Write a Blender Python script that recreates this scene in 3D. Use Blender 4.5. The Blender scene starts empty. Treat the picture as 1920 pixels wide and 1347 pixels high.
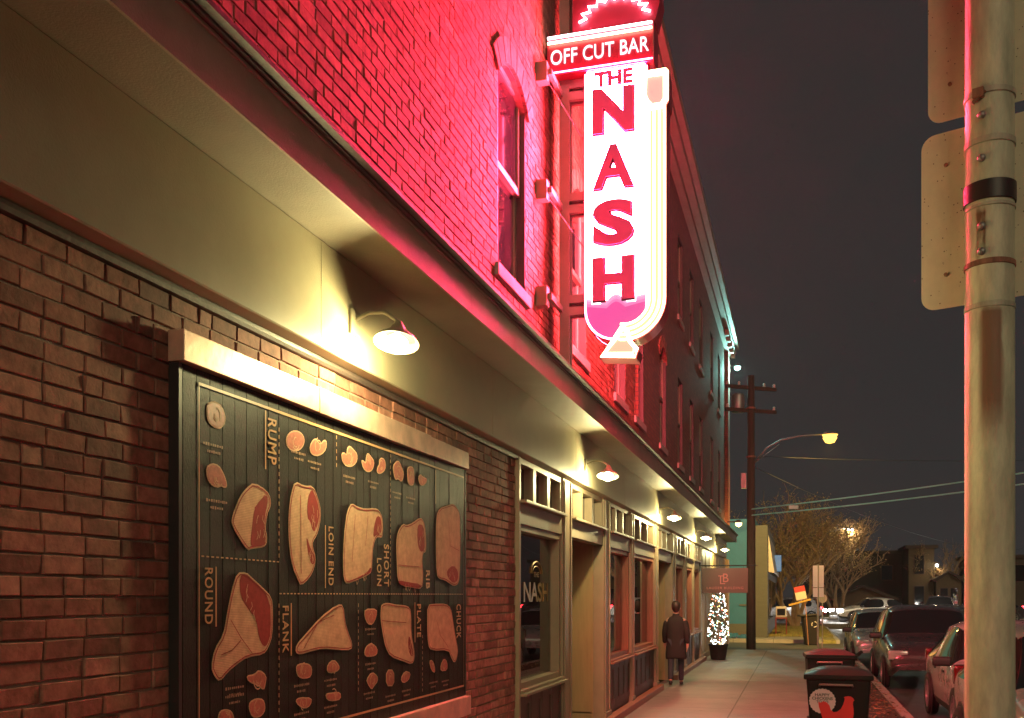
import bpy, bmesh, math, random
from math import sin, cos, pi, radians as R
from mathutils import Vector, Matrix, Euler
from mathutils.noise import noise

scene = bpy.context.scene
# ------------------------------------------------------------ camera
cd = bpy.data.cameras.new('camera'); cam = bpy.data.objects.new('camera', cd)
scene.collection.objects.link(cam); scene.camera = cam
cam.location = (0, 0, 1.70)
cam.rotation_euler = (R(90), 0, math.atan(537/1850))
cd.lens = 34.69; cd.sensor_width = 36; cd.shift_y = 0.2315
cd.clip_start = 0.05; cd.clip_end = 600
# ------------------------------------------------------------ night sky
w = bpy.data.worlds.new('World'); scene.world = w; w.use_nodes = True
bg = w.node_tree.nodes['Background']
bg.inputs['Strength'].default_value = 0.028
wn = w.node_tree.nodes; wl = w.node_tree.links      # faint cloud, a little lighter towards the horizon
tcw = wn.new('ShaderNodeTexCoord'); nz = wn.new('ShaderNodeTexNoise'); nz.inputs['Scale'].default_value = 2.2; nz.inputs['Detail'].default_value = 6
sz = wn.new('ShaderNodeSeparateXYZ'); wl.new(tcw.outputs['Generated'], nz.inputs['Vector']); wl.new(tcw.outputs['Generated'], sz.inputs[0])
mz = wn.new('ShaderNodeMapRange'); mz.inputs[1].default_value = 0; mz.inputs[2].default_value = .5; mz.inputs[3].default_value = 1.10; mz.inputs[4].default_value = .96; wl.new(sz.outputs[2], mz.inputs[0])
mn = wn.new('ShaderNodeMapRange'); mn.inputs[1].default_value = .3; mn.inputs[2].default_value = .7; mn.inputs[3].default_value = .94; mn.inputs[4].default_value = 1.06; wl.new(nz.outputs['Fac'], mn.inputs[0])
mm = wn.new('ShaderNodeMath'); mm.operation = 'MULTIPLY'; wl.new(mz.outputs[0], mm.inputs[0]); wl.new(mn.outputs[0], mm.inputs[1])
vm = wn.new('ShaderNodeVectorMath'); vm.operation = 'SCALE'; vm.inputs[0].default_value = (1.0, .945, .92); wl.new(mm.outputs[0], vm.inputs['Scale']); wl.new(vm.outputs[0], bg.inputs['Color'])
# added warm fill from behind the viewer, lifts the dark surfaces
sd = bpy.data.lights.new('fill_sun', 'SUN'); sd.energy = 0.60; sd.angle = R(28); sd.color = (1, .84, .52)
so = bpy.data.objects.new('fill_sun', sd); scene.collection.objects.link(so)
so.rotation_euler = Vector((-.46, 1, -.46)).to_track_quat('-Z', 'Y').to_euler()
scene.view_settings.view_transform = 'Standard'; scene.view_settings.look = 'None'
scene.view_settings.exposure = 0; scene.view_settings.gamma = 1
random.seed(7)
COL = scene.collection

# ------------------------------------------------------------ helpers
def tag(o, label=None, cat=None, group=None, kind=None):
    if label: o['label'] = label
    if cat: o['category'] = cat
    if group: o['group'] = group
    if kind: o['kind'] = kind
    return o
def thing(name, label, cat, loc=(0, 0, 0), rz=0, group=None):
    o = bpy.data.objects.new(name, None); COL.objects.link(o)
    o.location = loc; o.rotation_euler = (0, 0, rz); o.empty_display_size = .2
    return tag(o, label, cat, group)
class MB:
    def __init__(s): s.v = []; s.f = []; s.m = []; s.a = []; s.use = False
    def add(s, vs, fs, mi=0, M=None, att=0.0):
        b = len(s.v)
        s.v += [tuple(M @ Vector(p)) for p in vs] if M is not None else [tuple(p) for p in vs]
        for f in fs: s.f.append([b+i for i in f]); s.m.append(mi); s.a.append(att)
    def box(s, x0, x1, y0, y1, z0, z1, mi=0, M=None, bev=0.0):
        if x0 > x1: x0, x1 = x1, x0
        if y0 > y1: y0, y1 = y1, y0
        if z0 > z1: z0, z1 = z1, z0
        if bev <= 0:
            vs = [(x0,y0,z0),(x1,y0,z0),(x1,y1,z0),(x0,y1,z0),(x0,y0,z1),(x1,y0,z1),(x1,y1,z1),(x0,y1,z1)]
            fs = [(0,3,2,1),(4,5,6,7),(0,1,5,4),(1,2,6,5),(2,3,7,6),(3,0,4,7)]
            s.add(vs, fs, mi, M); return
        bm = bmesh.new(); bmesh.ops.create_cube(bm, size=1)
        bmesh.ops.scale(bm, vec=(x1-x0, y1-y0, z1-z0), verts=bm.verts)
        bmesh.ops.translate(bm, vec=((x0+x1)/2, (y0+y1)/2, (z0+z1)/2), verts=bm.verts)
        bmesh.ops.bevel(bm, geom=bm.edges[:], offset=bev, segments=2, affect='EDGES', profile=.6)
        bm.verts.index_update()
        s.add([v.co[:] for v in bm.verts], [[v.index for v in f.verts] for f in bm.faces], mi, M); bm.free()
    def tube(s, pts, r, n=8, mi=0, M=None, cap=True, closed=False):
        pts = [Vector(p) for p in pts]; k = len(pts)
        rs = r if isinstance(r, (list, tuple)) else [r]*k
        vs = []; ref = None
        for i, p in enumerate(pts):
            if closed: d = pts[(i+1) % k]-pts[i-1]
            else: d = pts[min(i+1, k-1)]-pts[max(i-1, 0)]
            d = d.normalized() if d.length > 1e-9 else Vector((0, 0, 1))
            if ref is None: ref = Vector((0, 0, 1)) if abs(d.z) < .9 else Vector((1, 0, 0))
            a = d.cross(ref); a = a.normalized() if a.length > 1e-6 else d.orthogonal().normalized()
            b = a.cross(d).normalized(); ref = b
            for j in range(n):
                t = 2*pi*j/n; vs.append(p+(a*cos(t)+b*sin(t))*rs[i])
        fs = []
        for i in range(k if closed else k-1):
            i2 = (i+1) % k
            for j in range(n): fs.append((i*n+j, i*n+(j+1) % n, i2*n+(j+1) % n, i2*n+j))
        if cap and not closed: fs.append(tuple(range(n))[::-1]); fs.append(tuple((k-1)*n+j for j in range(n)))
        s.add(vs, fs, mi, M)
    def lathe(s, prof, n=20, mi=0, M=None, cap=True):   # prof: (r, z)
        vs = []; fs = []
        for r, z in prof:
            for j in range(n): vs.append((r*cos(2*pi*j/n), r*sin(2*pi*j/n), z))
        for i in range(len(prof)-1):
            for j in range(n): fs.append((i*n+j, i*n+(j+1) % n, (i+1)*n+(j+1) % n, (i+1)*n+j))
        if cap:
            fs.append(tuple(range(n))[::-1]); fs.append(tuple((len(prof)-1)*n+j for j in range(n)))
        s.add(vs, fs, mi, M)
    def prism(s, poly, z0, z1, mi=0, M=None, mside=None):   # poly in xy
        n = len(poly)
        ar = sum(poly[i][0]*poly[(i+1) % n][1]-poly[(i+1) % n][0]*poly[i][1] for i in range(n))
        if ar < 0: poly = poly[::-1]
        vs = [(x, y, z0) for x, y in poly]+[(x, y, z1) for x, y in poly]
        s.add(vs, [tuple(range(n, 2*n))], mi, M)
        ms = mi if mside is None else mside
        s.add(vs, [tuple(range(n))[::-1]]+[(i, (i+1) % n, n+(i+1) % n, n+i) for i in range(n)], ms, M)
    def build(s, name, mats, parent=None, world=False, smooth=False, angle=None, att=None):
        me = bpy.data.meshes.new(name); me.from_pydata(s.v, [], s.f); 
        for m in (mats if isinstance(mats, (list, tuple)) else [mats]): me.materials.append(m)
        me.polygons.foreach_set('material_index', s.m)
        if att:
            at = me.attributes.new(att, 'FLOAT', 'FACE'); at.data.foreach_set('value', s.a)
        if smooth: me.polygons.foreach_set('use_smooth', [True]*len(s.f))
        me.update()
        if smooth and angle:
            try: me.set_sharp_from_angle(angle=R(angle))
            except Exception: pass
        o = bpy.data.objects.new(name, me); COL.objects.link(o)
        if parent is not None:
            o.parent = parent
            if world: o.matrix_local = (Matrix.Translation(parent_loc(parent)) @ parent_rot(parent)).inverted()
        return o
def parent_loc(p):
    v = Vector((0, 0, 0))
    q = p
    while q is not None and q.type == 'EMPTY': v += q.location; q = q.parent
    return v
def parent_rot(p): return Matrix.Identity(4)
def dup(o, loc=None, rz=None, label=None, parent=None):
    c = o.copy(); COL.objects.link(c)
    if parent is not None: c.parent = parent
    if loc is not None: c.location = loc
    if rz is not None: c.rotation_euler = (0, 0, rz)
    if label: c['label'] = label
    for ch in list(o.children): dup(ch, parent=c)
    return c
def WM(x, y, z):   # local (x right along wall, y up, z out to the street) seen on a wall facing +X
    return Matrix(((0, 0, 1, x), (1, 0, 0, y), (0, 1, 0, z), (0, 0, 0, 1)))
def SM(x, y, z):   # a face looking towards -Y (to the viewer): x right, y up, z towards viewer
    return Matrix(((1, 0, 0, x), (0, 0, -1, y), (0, 1, 0, z), (0, 0, 0, 1)))
def text_geo(s, size=1, ext=0.0, off=0.0, sx=1.0, outline=None, space=1.0):
    cu = bpy.data.curves.new('t', 'FONT'); cu.body = s; cu.size = size; cu.extrude = ext; cu.offset = off
    cu.align_x = 'CENTER'; cu.align_y = 'CENTER'; cu.resolution_u = 4; cu.space_character = space
    if outline: cu.fill_mode = 'NONE'; cu.bevel_depth = outline; cu.bevel_resolution = 1
    o = bpy.data.objects.new('t', cu); COL.objects.link(o)
    dg = bpy.context.evaluated_depsgraph_get(); dg.update()
    me = bpy.data.meshes.new_from_object(o.evaluated_get(dg))
    vs = [(v.co.x*sx, v.co.y, v.co.z) for v in me.vertices]; fs = [list(p.vertices) for p in me.polygons]
    COL.objects.unlink(o); bpy.data.objects.remove(o); bpy.data.curves.remove(cu); bpy.data.meshes.remove(me)
    # centre exactly
    x0 = min(v[0] for v in vs); x1 = max(v[0] for v in vs); y0 = min(v[1] for v in vs); y1 = max(v[1] for v in vs)
    return [(v[0]-(x0+x1)/2, v[1]-(y0+y1)/2, v[2]) for v in vs], fs, x1-x0, y1-y0
def text_fit(mb, s, W, Hh, M, mi=0, ext=0.004, off=0.0, outline=None, space=1.0):
    vs, fs, w0, h0 = text_geo(s, 1, 0.0 if outline else .5, off, 1, None, space)
    if outline:
        vs, fs, w0, h0 = text_geo(s, 1, 0, 0, 1, outline/Hh*.72, space)
        vs = [(x*W/w0, y*Hh/h0, z*Hh) for x, y, z in vs]
    else: vs = [(x*W/w0, y*Hh/h0, z*2*ext) for x, y, z in vs]
    mb.add(vs, fs, mi, M)

# ------------------------------------------------------------ materials
def nmat(name):
    m = bpy.data.materials.new(name); m.use_nodes = True; nt = m.node_tree
    return m, nt, nt.nodes['Principled BSDF']
def mat(name, col, rough=.6, metal=0, var=.15, vscale=3.0, bump=0.0, bscale=60, spec=.5, emis=None, estr=0, rvar=0.0, stretch=None, coat=0, sss=0):
    m, nt, b = nmat(name); N = nt.nodes; L = nt.links
    b.inputs['Base Color'].default_value = (*col, 1); b.inputs['Roughness'].default_value = rough
    b.inputs['Metallic'].default_value = metal; b.inputs['Specular IOR Level'].default_value = spec
    if coat: b.inputs['Coat Weight'].default_value = coat; b.inputs['Coat Roughness'].default_value = .06
    if emis: b.inputs['Emission Color'].default_value = (*emis, 1); b.inputs['Emission Strength'].default_value = estr
    tc = N.new('ShaderNodeTexCoord'); mp = N.new('ShaderNodeMapping'); L.new(tc.outputs['Object'], mp.inputs[0])
    if stretch: mp.inputs['Scale'].default_value = stretch
    if var > 0:
        n = N.new('ShaderNodeTexNoise'); n.inputs['Scale'].default_value = vscale; n.inputs['Detail'].default_value = 6; n.inputs['Roughness'].default_value = .65
        L.new(mp.outputs[0], n.inputs['Vector'])
        r = N.new('ShaderNodeValToRGB'); L.new(n.outputs['Fac'], r.inputs[0])
        r.color_ramp.elements[0].position = .3; r.color_ramp.elements[1].position = .7
        r.color_ramp.elements[0].color = (*[c*(1-var) for c in col], 1); r.color_ramp.elements[1].color = (*[min(1, c*(1+var)) for c in col], 1)
        L.new(r.outputs[0], b.inputs['Base Color'])
        if rvar:
            mr = N.new('ShaderNodeMapRange'); mr.inputs[3].default_value = rough-rvar; mr.inputs[4].default_value = rough+rvar
            L.new(n.outputs['Fac'], mr.inputs[0]); L.new(mr.outputs[0], b.inputs['Roughness'])
    if bump > 0:
        n2 = N.new('ShaderNodeTexNoise'); n2.inputs['Scale'].default_value = bscale; n2.inputs['Detail'].default_value = 5
        L.new(mp.outputs[0], n2.inputs['Vector'])
        bp = N.new('ShaderNodeBump'); bp.inputs['Strength'].default_value = bump; bp.inputs['Distance'].default_value = .01
        L.new(n2.outputs['Fac'], bp.inputs['Height']); L.new(bp.outputs[0], b.inputs['Normal'])
    return m
def emat(name, col, st):
    m, nt, b = nmat(name); b.inputs['Base Color'].default_value = (.02, .02, .02, 1)
    b.inputs['Emission Color'].default_value = (*col, 1); b.inputs['Emission Strength'].default_value = st; return m
def brick_geo_mat(name, c1, c2, c3):
    m, nt, b = nmat(name); N = nt.nodes; L = nt.links
    at = N.new('ShaderNodeAttribute'); at.attribute_name = 'tint'
    r = N.new('ShaderNodeValToRGB'); L.new(at.outputs['Fac'], r.inputs[0]); r.color_ramp.interpolation = 'LINEAR'
    e = r.color_ramp.elements; e[0].color = (*c1, 1); e[1].color = (*c3, 1); x = e.new(.5); x.color = (*c2, 1)
    tc = N.new('ShaderNodeTexCoord')
    n = N.new('ShaderNodeTexNoise'); n.inputs['Scale'].default_value = 14; n.inputs['Detail'].default_value = 8; n.inputs['Roughness'].default_value = .7
    L.new(tc.outputs['Object'], n.inputs['Vector'])
    mp = N.new('ShaderNodeMapRange'); mp.inputs[1].default_value = .3; mp.inputs[2].default_value = .72; mp.inputs[3].default_value = .5; mp.inputs[4].default_value = 1.35
    L.new(n.outputs['Fac'], mp.inputs[0])
    mx = N.new('ShaderNodeMix'); mx.data_type = 'RGBA'; mx.blend_type = 'MULTIPLY'; mx.inputs['Factor'].default_value = 1
    L.new(r.outputs[0], mx.inputs['A']); L.new(mp.outputs[0], mx.inputs['B'])
    # soot / old paint smears, large
    n3 = N.new('ShaderNodeTexNoise'); n3.inputs['Scale'].default_value = 1.3; n3.inputs['Detail'].default_value = 4
    L.new(tc.outputs['Object'], n3.inputs['Vector'])
    m3 = N.new('ShaderNodeMapRange'); m3.inputs[1].default_value = .35; m3.inputs[2].default_value = .65; m3.inputs[3].default_value = .72; m3.inputs[4].default_value = 1.15
    L.new(n3.outputs['Fac'], m3.inputs[0])
    mx2 = N.new('ShaderNodeMix'); mx2.data_type = 'RGBA'; mx2.blend_type = 'MULTIPLY'; mx2.inputs['Factor'].default_value = 1
    L.new(mx.outputs['Result'], mx2.inputs['A']); L.new(m3.outputs[0], mx2.inputs['B'])
    L.new(mx2.outputs['Result'], b.inputs['Base Color']); b.inputs['Roughness'].default_value = .82
    b.inputs['Specular IOR Level'].default_value = .3
    n2 = N.new('ShaderNodeTexNoise'); n2.inputs['Scale'].default_value = 55; n2.inputs['Detail'].default_value = 6; L.new(tc.outputs['Object'], n2.inputs['Vector'])
    bp = N.new('ShaderNodeBump'); bp.inputs['Strength'].default_value = .42; bp.inputs['Distance'].default_value = .005
    L.new(n2.outputs['Fac'], bp.inputs['Height']); L.new(bp.outputs[0], b.inputs['Normal'])
    return m
def brick_tex_mat(name, c1, c2, mortar):
    m, nt, b = nmat(name); N = nt.nodes; L = nt.links
    tc = N.new('ShaderNodeTexCoord'); sx = N.new('ShaderNodeSeparateXYZ'); cb = N.new('ShaderNodeCombineXYZ')
    ad = N.new('ShaderNodeMath'); ad.operation = 'ADD'
    L.new(tc.outputs['Object'], sx.inputs[0]); L.new(sx.outputs[0], ad.inputs[0]); L.new(sx.outputs[1], ad.inputs[1])
    L.new(ad.outputs[0], cb.inputs[0]); L.new(sx.outputs[2], cb.inputs[1])
    t = N.new('ShaderNodeTexBrick'); L.new(cb.outputs[0], t.inputs['Vector'])
    t.inputs['Color1'].default_value = (*c1, 1); t.inputs['Color2'].default_value = (*c2, 1); t.inputs['Mortar'].default_value = (*mortar, 1)
    t.inputs['Scale'].default_value = 1; t.inputs['Mortar Size'].default_value = .006; t.inputs['Brick Width'].default_value = .203; t.inputs['Row Height'].default_value = .074
    t.inputs['Mortar Smooth'].default_value = .2
    L.new(t.outputs['Color'], b.inputs['Base Color']); b.inputs['Roughness'].default_value = .85
    iv = N.new('ShaderNodeMath'); iv.operation = 'SUBTRACT'; iv.inputs[0].default_value = 1; L.new(t.outputs['Fac'], iv.inputs[1])
    bp = N.new('ShaderNodeBump'); bp.inputs['Strength'].default_value = 1; bp.inputs['Distance'].default_value = .012
    L.new(iv.outputs[0], bp.inputs['Height']); L.new(bp.outputs[0], b.inputs['Normal'])
    return m
def glass_mat(name, tint=(.9, .95, .95), refl=.10, rough=.01):
    m = bpy.data.materials.new(name); m.use_nodes = True; nt = m.node_tree; N = nt.nodes; L = nt.links
    N.remove(N['Principled BSDF']); out = N['Material Output']
    tr = N.new('ShaderNodeBsdfTransparent'); tr.inputs[0].default_value = (*tint, 1)
    gl = N.new('ShaderNodeBsdfGlossy'); gl.inputs['Roughness'].default_value = rough
    fr = N.new('ShaderNodeFresnel'); fr.inputs['IOR'].default_value = 1.6
    ad = N.new('ShaderNodeMath'); ad.operation = 'ADD'; ad.inputs[1].default_value = refl; ad.use_clamp = True
    L.new(fr.outputs[0], ad.inputs[0]); mx = N.new('ShaderNodeMixShader')
    L.new(ad.outputs[0], mx.inputs[0]); L.new(tr.outputs[0], mx.inputs[1]); L.new(gl.outputs[0], mx.inputs[2]); L.new(mx.outputs[0], out.inputs[0])
    return m

M = {}
M['brick'] = brick_geo_mat('old_brick', (.19, .080, .056), (.31, .130, .088), (.39, .185, .130))
M['brick2'] = brick_geo_mat('painted_brick', (.27, .085, .055), (.36, .115, .075), (.42, .15, .10))
M['mortar'] = mat('mortar', (.25, .17, .13), .9, var=.25, bump=.6, bscale=90)
M['brickfar'] = brick_tex_mat('brick_courses', (.27, .09, .06), (.20, .065, .045), (.10, .07, .06))
M['olive'] = mat('olive_paint', (.29, .25, .165), .46, var=.13, vscale=1.6, bump=.12, bscale=110, rvar=.06)
M['olivetrim'] = mat('olive_trim_paint', (.28, .205, .135), .45, var=.12, vscale=5, bump=.1, bscale=60)
M['soffit'] = mat('soffit_shade_paint', (.17, .14, .10), .5, var=.15, vscale=2.5, bump=.15, bscale=110)  # separate darker paint, stands in for shade under the cornice
M['cornice'] = mat('cornice_paint', (.30, .22, .17), .55, var=.12, vscale=4, bump=.25, bscale=120)
M['darktrim'] = mat('dark_trim', (.05, .035, .03), .5, var=.2, bump=.2, bscale=40)
M['tan'] = mat('tan_boards', (.33, .21, .10), .55, var=.12, vscale=4, bump=.15, bscale=30, stretch=(6, 6, .6))
M['redwood'] = mat('stained_wood', (.30, .10, .06), .5, var=.25, vscale=8, bump=.2, bscale=30, stretch=(8, 8, .5))
M['wainscot'] = mat('dark_stained_wood', (.075, .04, .032), .5, var=.25, vscale=8, bump=.2, bscale=30, stretch=(8, 8, .5))
M['glass'] = glass_mat('window_glass')
M['darkglass'] = mat('dark_glass', (.012, .013, .016), .05, var=0, spec=.8)
M['interior'] = mat('interior_wall', (.05, .035, .03), .8, var=.3)
M['copper'] = mat('copper_flashing', (.74, .47, .35), .38, metal=.45, var=.22, vscale=7, bump=.10, bscale=25, rvar=.12)
M['board'] = mat('black_green_board', (.014, .0125, .011), .55, spec=.12, var=.35, vscale=12, bump=.35, bscale=60, rvar=.12, stretch=(1, 6, 1))
M['cream'] = mat('printed_cream', (.54, .34, .21), .65, var=.20, vscale=22, spec=.15)
M['meat'] = mat('printed_red', (.26, .04, .035), .6, spec=.2, var=.2, vscale=40)
M['steel'] = mat('grey_steel', (.30, .29, .28), .45, metal=.7, var=.15)
M['sash'] = mat('white_sash_paint', (.55, .50, .46), .5, var=.1)
M['stone'] = mat('sill_stone', (.36, .30, .26), .8, var=.15, bump=.3)
M['black'] = mat('black_metal', (.02, .02, .02), .45, var=.2)
M['bulb'] = emat('lamp_bulb', (1, .86, .55), 14)

def hatch(m, sc=260, amt=.22):
    nt = m.node_tree; N = nt.nodes; L = nt.links; b = N['Principled BSDF']; src = b.inputs['Base Color'].links[0].from_socket
    wv = N.new('ShaderNodeTexWave'); wv.bands_direction = 'Z'; wv.inputs['Scale'].default_value = sc/6.283; wv.inputs['Distortion'].default_value = 1.2; wv.inputs['Detail'].default_value = 3
    tc = N.new('ShaderNodeTexCoord'); L.new(tc.outputs['Object'], wv.inputs['Vector'])
    mr = N.new('ShaderNodeMapRange'); mr.inputs[3].default_value = 1-amt; mr.inputs[4].default_value = 1+amt*.4; L.new(wv.outputs['Fac'], mr.inputs[0])
    mx = N.new('ShaderNodeMix'); mx.data_type = 'RGBA'; mx.blend_type = 'MULTIPLY'; mx.inputs['Factor'].default_value = 1; L.new(src, mx.inputs['A']); L.new(mr.outputs[0], mx.inputs['B']); L.new(mx.outputs['Result'], b.inputs['Base Color'])
hatch(M['cream'])   # printed_cream_hatch
# ================================================================ the brick building
D = 2.5            # wall plane at x = -D
bld = thing('brick_building', 'long brick building with olive shopfront fascia and red-lit upper wall', 'building', (-D, 0, 0))
def bricks(mb, y0, y1, z0, z1, holes=(), seed=1, row=.0738, length=.203, jit=1.0, depth=.0075):
    rnd = random.Random(seed); r = 0; z = z0
    while z+row <= z1+.001:
        y = y0-(length/2 if r % 2 else 0)-rnd.uniform(0, .012)
        zz0, zz1 = z+.0042, z+row-.0042
        while y < y1:
            L = length*rnd.choice([1, 1, 1, 1, 1, 1, .98, .5]) if rnd.random() < .9 else length*.97
            a, b = max(y, y0)+.005, min(y+L, y1)-.005; y += L
            segs = [(a, b)]
            for (h0, h1, k0, k1) in holes:
                if zz1 > k0 and zz0 < k1:
                    ns = []
                    for (p, q) in segs:
                        if q <= h0 or p >= h1: ns.append((p, q)); continue
                        if p < h0-.03: ns.append((p, h0-.004))
                        if q > h1+.03: ns.append((h1+.004, q))
                    segs = ns
            for (p, q) in segs:
                if q-p < .03: continue
                d = depth+rnd.uniform(-.0035, .0035)*jit; t = rnd.uniform(-.0022, .0022)*jit; u = rnd.uniform(-.002, .002)*jit
                tint = min(1, max(0, rnd.gauss(.50, .30)))
                j = lambda s=.0022: rnd.uniform(-s, s)*jit
                o = [(-D-.006, p+j(), zz0+j()), (-D-.006, q+j(), zz0+j()), (-D-.006, q+j(), zz1+j()), (-D-.006, p+j(), zz1+j())]
                e = .0035
                m1 = [(-D+d*.55+(t if k in (1, 2) else -t), o[k][1]+(e*.2 if k in (0, 3) else -e*.2), o[k][2]+(e*.2 if k < 2 else -e*.2)) for k in range(4)]
                f_ = [(-D+d+(t if k in (1, 2) else -t)+(u if k > 1 else -u), o[k][1]+(e if k in (0, 3) else -e)+j(.001), o[k][2]+(e if k < 2 else -e)+j(.001)) for k in range(4)]
                mb.add(o+m1+f_, [(8, 9, 10, 11)]+[(k, (k+1) % 4, 4+(k+1) % 4, 4+k) for k in range(4)]+[(4+k, 4+(k+1) % 4, 8+(k+1) % 4, 8+k) for k in range(4)], 0, None, tint)
        z += row; r += 1
def holed(mb, y0, y1, z0, z1, x, holes, mi=0):
    ys = sorted(set([y0, y1]+[h for o in holes for h in o[:2] if y0 < h < y1])); zs = sorted(set([z0, z1]+[h for o in holes for h in o[2:] if z0 < h < z1]))
    for i in range(len(ys)-1):
        for k in range(len(zs)-1):
            cy, cz = (ys[i]+ys[i+1])/2, (zs[k]+zs[k+1])/2
            if any(o[0] < cy < o[1] and o[2] < cz < o[3] for o in holes): continue
            mb.add([(x, ys[i], zs[k]), (x, ys[i+1], zs[k]), (x, ys[i+1], zs[k+1]), (x, ys[i], zs[k+1])], [(0, 1, 2, 3)], mi)
# lower wall with the chart on it
mb = MB(); bricks(mb, 1.2, 8.70, 0.0, 3.00, seed=3)
mb.build('brick_wall', M['brick'], bld, True, att='tint')
mb = MB(); mb.box(-D-.30, -D-.002, -4, 8.70, -.2, 3.9); mb.build('mortar_backing', M['mortar'], bld, True)
# upper wall
ups = []
for i, e in enumerate([9.05, 11.85, 14.7, 16.5, 19.4, 22.3, 24.7, 27.1, 30.5, 33.3]):
    ups.append((e-.9, e, 4.56, 6.45)); ups.append((e-.9, e, 7.75, 9.55))
mb = MB(); holed(mb, -4, 16.0, 3.78, 10.35, -D-.002, ups); mb.build('mortar_backing', M['mortar'], bld, True)
mb = MB(); bricks(mb, 3.4, 16.0, 3.84, 10.35, ups, seed=9, jit=.9, depth=.0065)
mb.build('brick_wall', M['brick2'], bld, True, att='tint')
mb = MB(); holed(mb, 16.0, 36.4, 3.78, 10.35, -D+.006, ups)
mb.add([(-D+.006, 36.4, -.2), (-D-14, 36.4, -.2), (-D-14, 36.4, 10.35), (-D+.006, 36.4, 10.35)], [(0, 1, 2, 3)])
mb.add([(-D, 16.0, 3.78), (-D, 16.0, 10.35), (-D-.2, 16, 10.35), (-D-.2, 16, 3.78)], [(0, 1, 2, 3)])
mb.build('brick_wall', M['brickfar'], bld, True)
mb = MB(); mb.box(-14, -D-.32, 3, 36.3, 10.1, 10.3); mb.box(-14, -13.8, -4, 36.3, 0, 10.1); mb.build('roof', M['black'], bld, True)
# upper windows: opening, arch, sash, sill
def up_window(y0, y1, z0, z1, near, arch=True):
    f = MB(); d = .17
    # reveals
    f.box(-D-d, -D+.004, y0-.001, y0+.012, z0, z1, 0); f.box(-D-d, -D+.004, y1-.012, y1+.001, z0, z1, 0)
    f.box(-D-d, -D+.003, y0+.012, y1-.012, z1-.012, z1, 0)
    fr = f.build('window', M['darktrim'], bld, True)
    s = MB(); xs = -D-.10; zm = (z0+z1)/2+.03
    for (a, b, c, e, off) in ((z0+.03, zm, y0+.015, y1-.015, .0), (zm-.045, z1-.015, y0+.015, y1-.015, .035)):
        s.box(xs-.02+off, xs+.02+off, c, c+.055, a, b); s.box(xs-.02+off, xs+.02+off, e-.055, e, a, b)
        s.box(xs-.02+off, xs+.018+off, c+.055, e-.055, a, a+.06); s.box(xs-.02+off, xs+.018+off, c+.055, e-.055, b-.05, b)
    s.build('sash', M['cornice'], fr).matrix_local = Matrix.Identity(4)
    g = MB(); g.box(xs-.004, xs+.002, y0+.05, y1-.05, z0+.06, zm); g.box(xs+.03, xs+.036, y0+.05, y1-.05, zm, z1-.04)
    g.build('pane', M['darkglass'], fr)
    si = MB(); si.box(-D-.16, -D+.045, y0-.09, y1+.09, z0-.11, z0+.001, bev=.008 if near else 0)
    si.build('sill', M['stone'], fr)
    if near and arch:
        a = MB(); n = 13; cy = (y0+y1)/2; hw = (y1-y0)/2; rise = .19
        rad = (hw*hw+rise*rise)/(2*rise); cz = z1-rad; th = math.asin(hw/rad)
        # solid corners under the square head
        for sgn in (-1, 1):
            poly = [(cy+sgn*hw, z1)]+[(cy+rad*sin(sgn*th*k/6), cz+rad*cos(th*k/6)) for k in range(6, -1, -1)]
            a.prism(poly, -.16, .0, 0, WM(-D, 0, 0))
        for k in range(n):
            t0 = -th*1.12+2*th*1.12*k/n+.008; t1 = -th*1.12+2*th*1.12*(k+1)/n-.008
            q = [(cy+r_*sin(t), cz+r_*cos(t)) for (r_, t) in ((rad+.005, t0), (rad+.005, t1), (rad+.215, t1), (rad+.215, t0))]
            a.prism(q, -.01, .034+.003*(k % 2), 0, WM(-D, 0, 0))
        for k in range(n): pass
        a.a = [random.Random(k//6).uniform(.3, .8) for k in range(len(a.f))]
        a.build('arch', M['brick'], fr, att='tint')
for h in ups: up_window(*h, near=h[1] < 20)
# roof cornice and lit end pier
mb = MB()
mb.box(-D-.2, -D+.16, 0, 36.6, 10.35, 10.5); mb.box(-D-.2, -D+.32, 0, 36.75, 10.5, 10.66); mb.box(-D-.2, -D+.44, 0, 36.85, 10.66, 10.86)
for k in range(41, 46): mb.box(-D+.16, -D+.30, .4+k*.8, .6+k*.8, 10.30, 10.5)
mb.build('roof_cornice', M['cornice'], bld, True)
mb = MB(); mb.box(-D+.008, -D+.12, 35.55, 36.42, 3.85, 10.34); mb.build('pier', M['brickfar'], bld, True)
mb = MB(); mb.box(-D-.02, -D+.10, 35.6, 36.45, 0, 3.0); mb.build('pier', M['tan'], bld, True)

# fascia and lower cornice: profile swept along the street
def sweep(name, prof, y0, y1, m, step=None):
    mb = MB(); n = len(prof)
    vs = [(x, y0, z) for x, z in prof]+[(x, y1, z) for x, z in prof]
    mb.add(vs, [(i, i+n, (i+1) % n+n, (i+1) % n) for i in range(n)]+[tuple(range(n)), tuple(range(2*n-1, n-1, -1))])
    return mb.build(name, m, bld, True)
sweep('fascia', [(-2.52, 2.986), (-2.375, 2.986), (-2.368, 2.992), (-2.368, 3.538), (-2.52, 3.538)], -4, 34.5, M['olive'])
mb = MB()      # joints of the fascia panels: slim cover strips
for y in (1.9, 4.62, 7.6, 10.7, 13.9, 17.0, 20.2, 26.5): mb.box(-2.3685, -2.3665, y, y+.012, 2.99, 3.535)
mb.build('cover_strip', M['olive'], bld, True)
sweep('soffit', [(-2.52, 3.542), (-2.05, 3.542), (-2.05, 3.60), (-2.52, 3.60)], -4, 34.6, M['soffit'])
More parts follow.
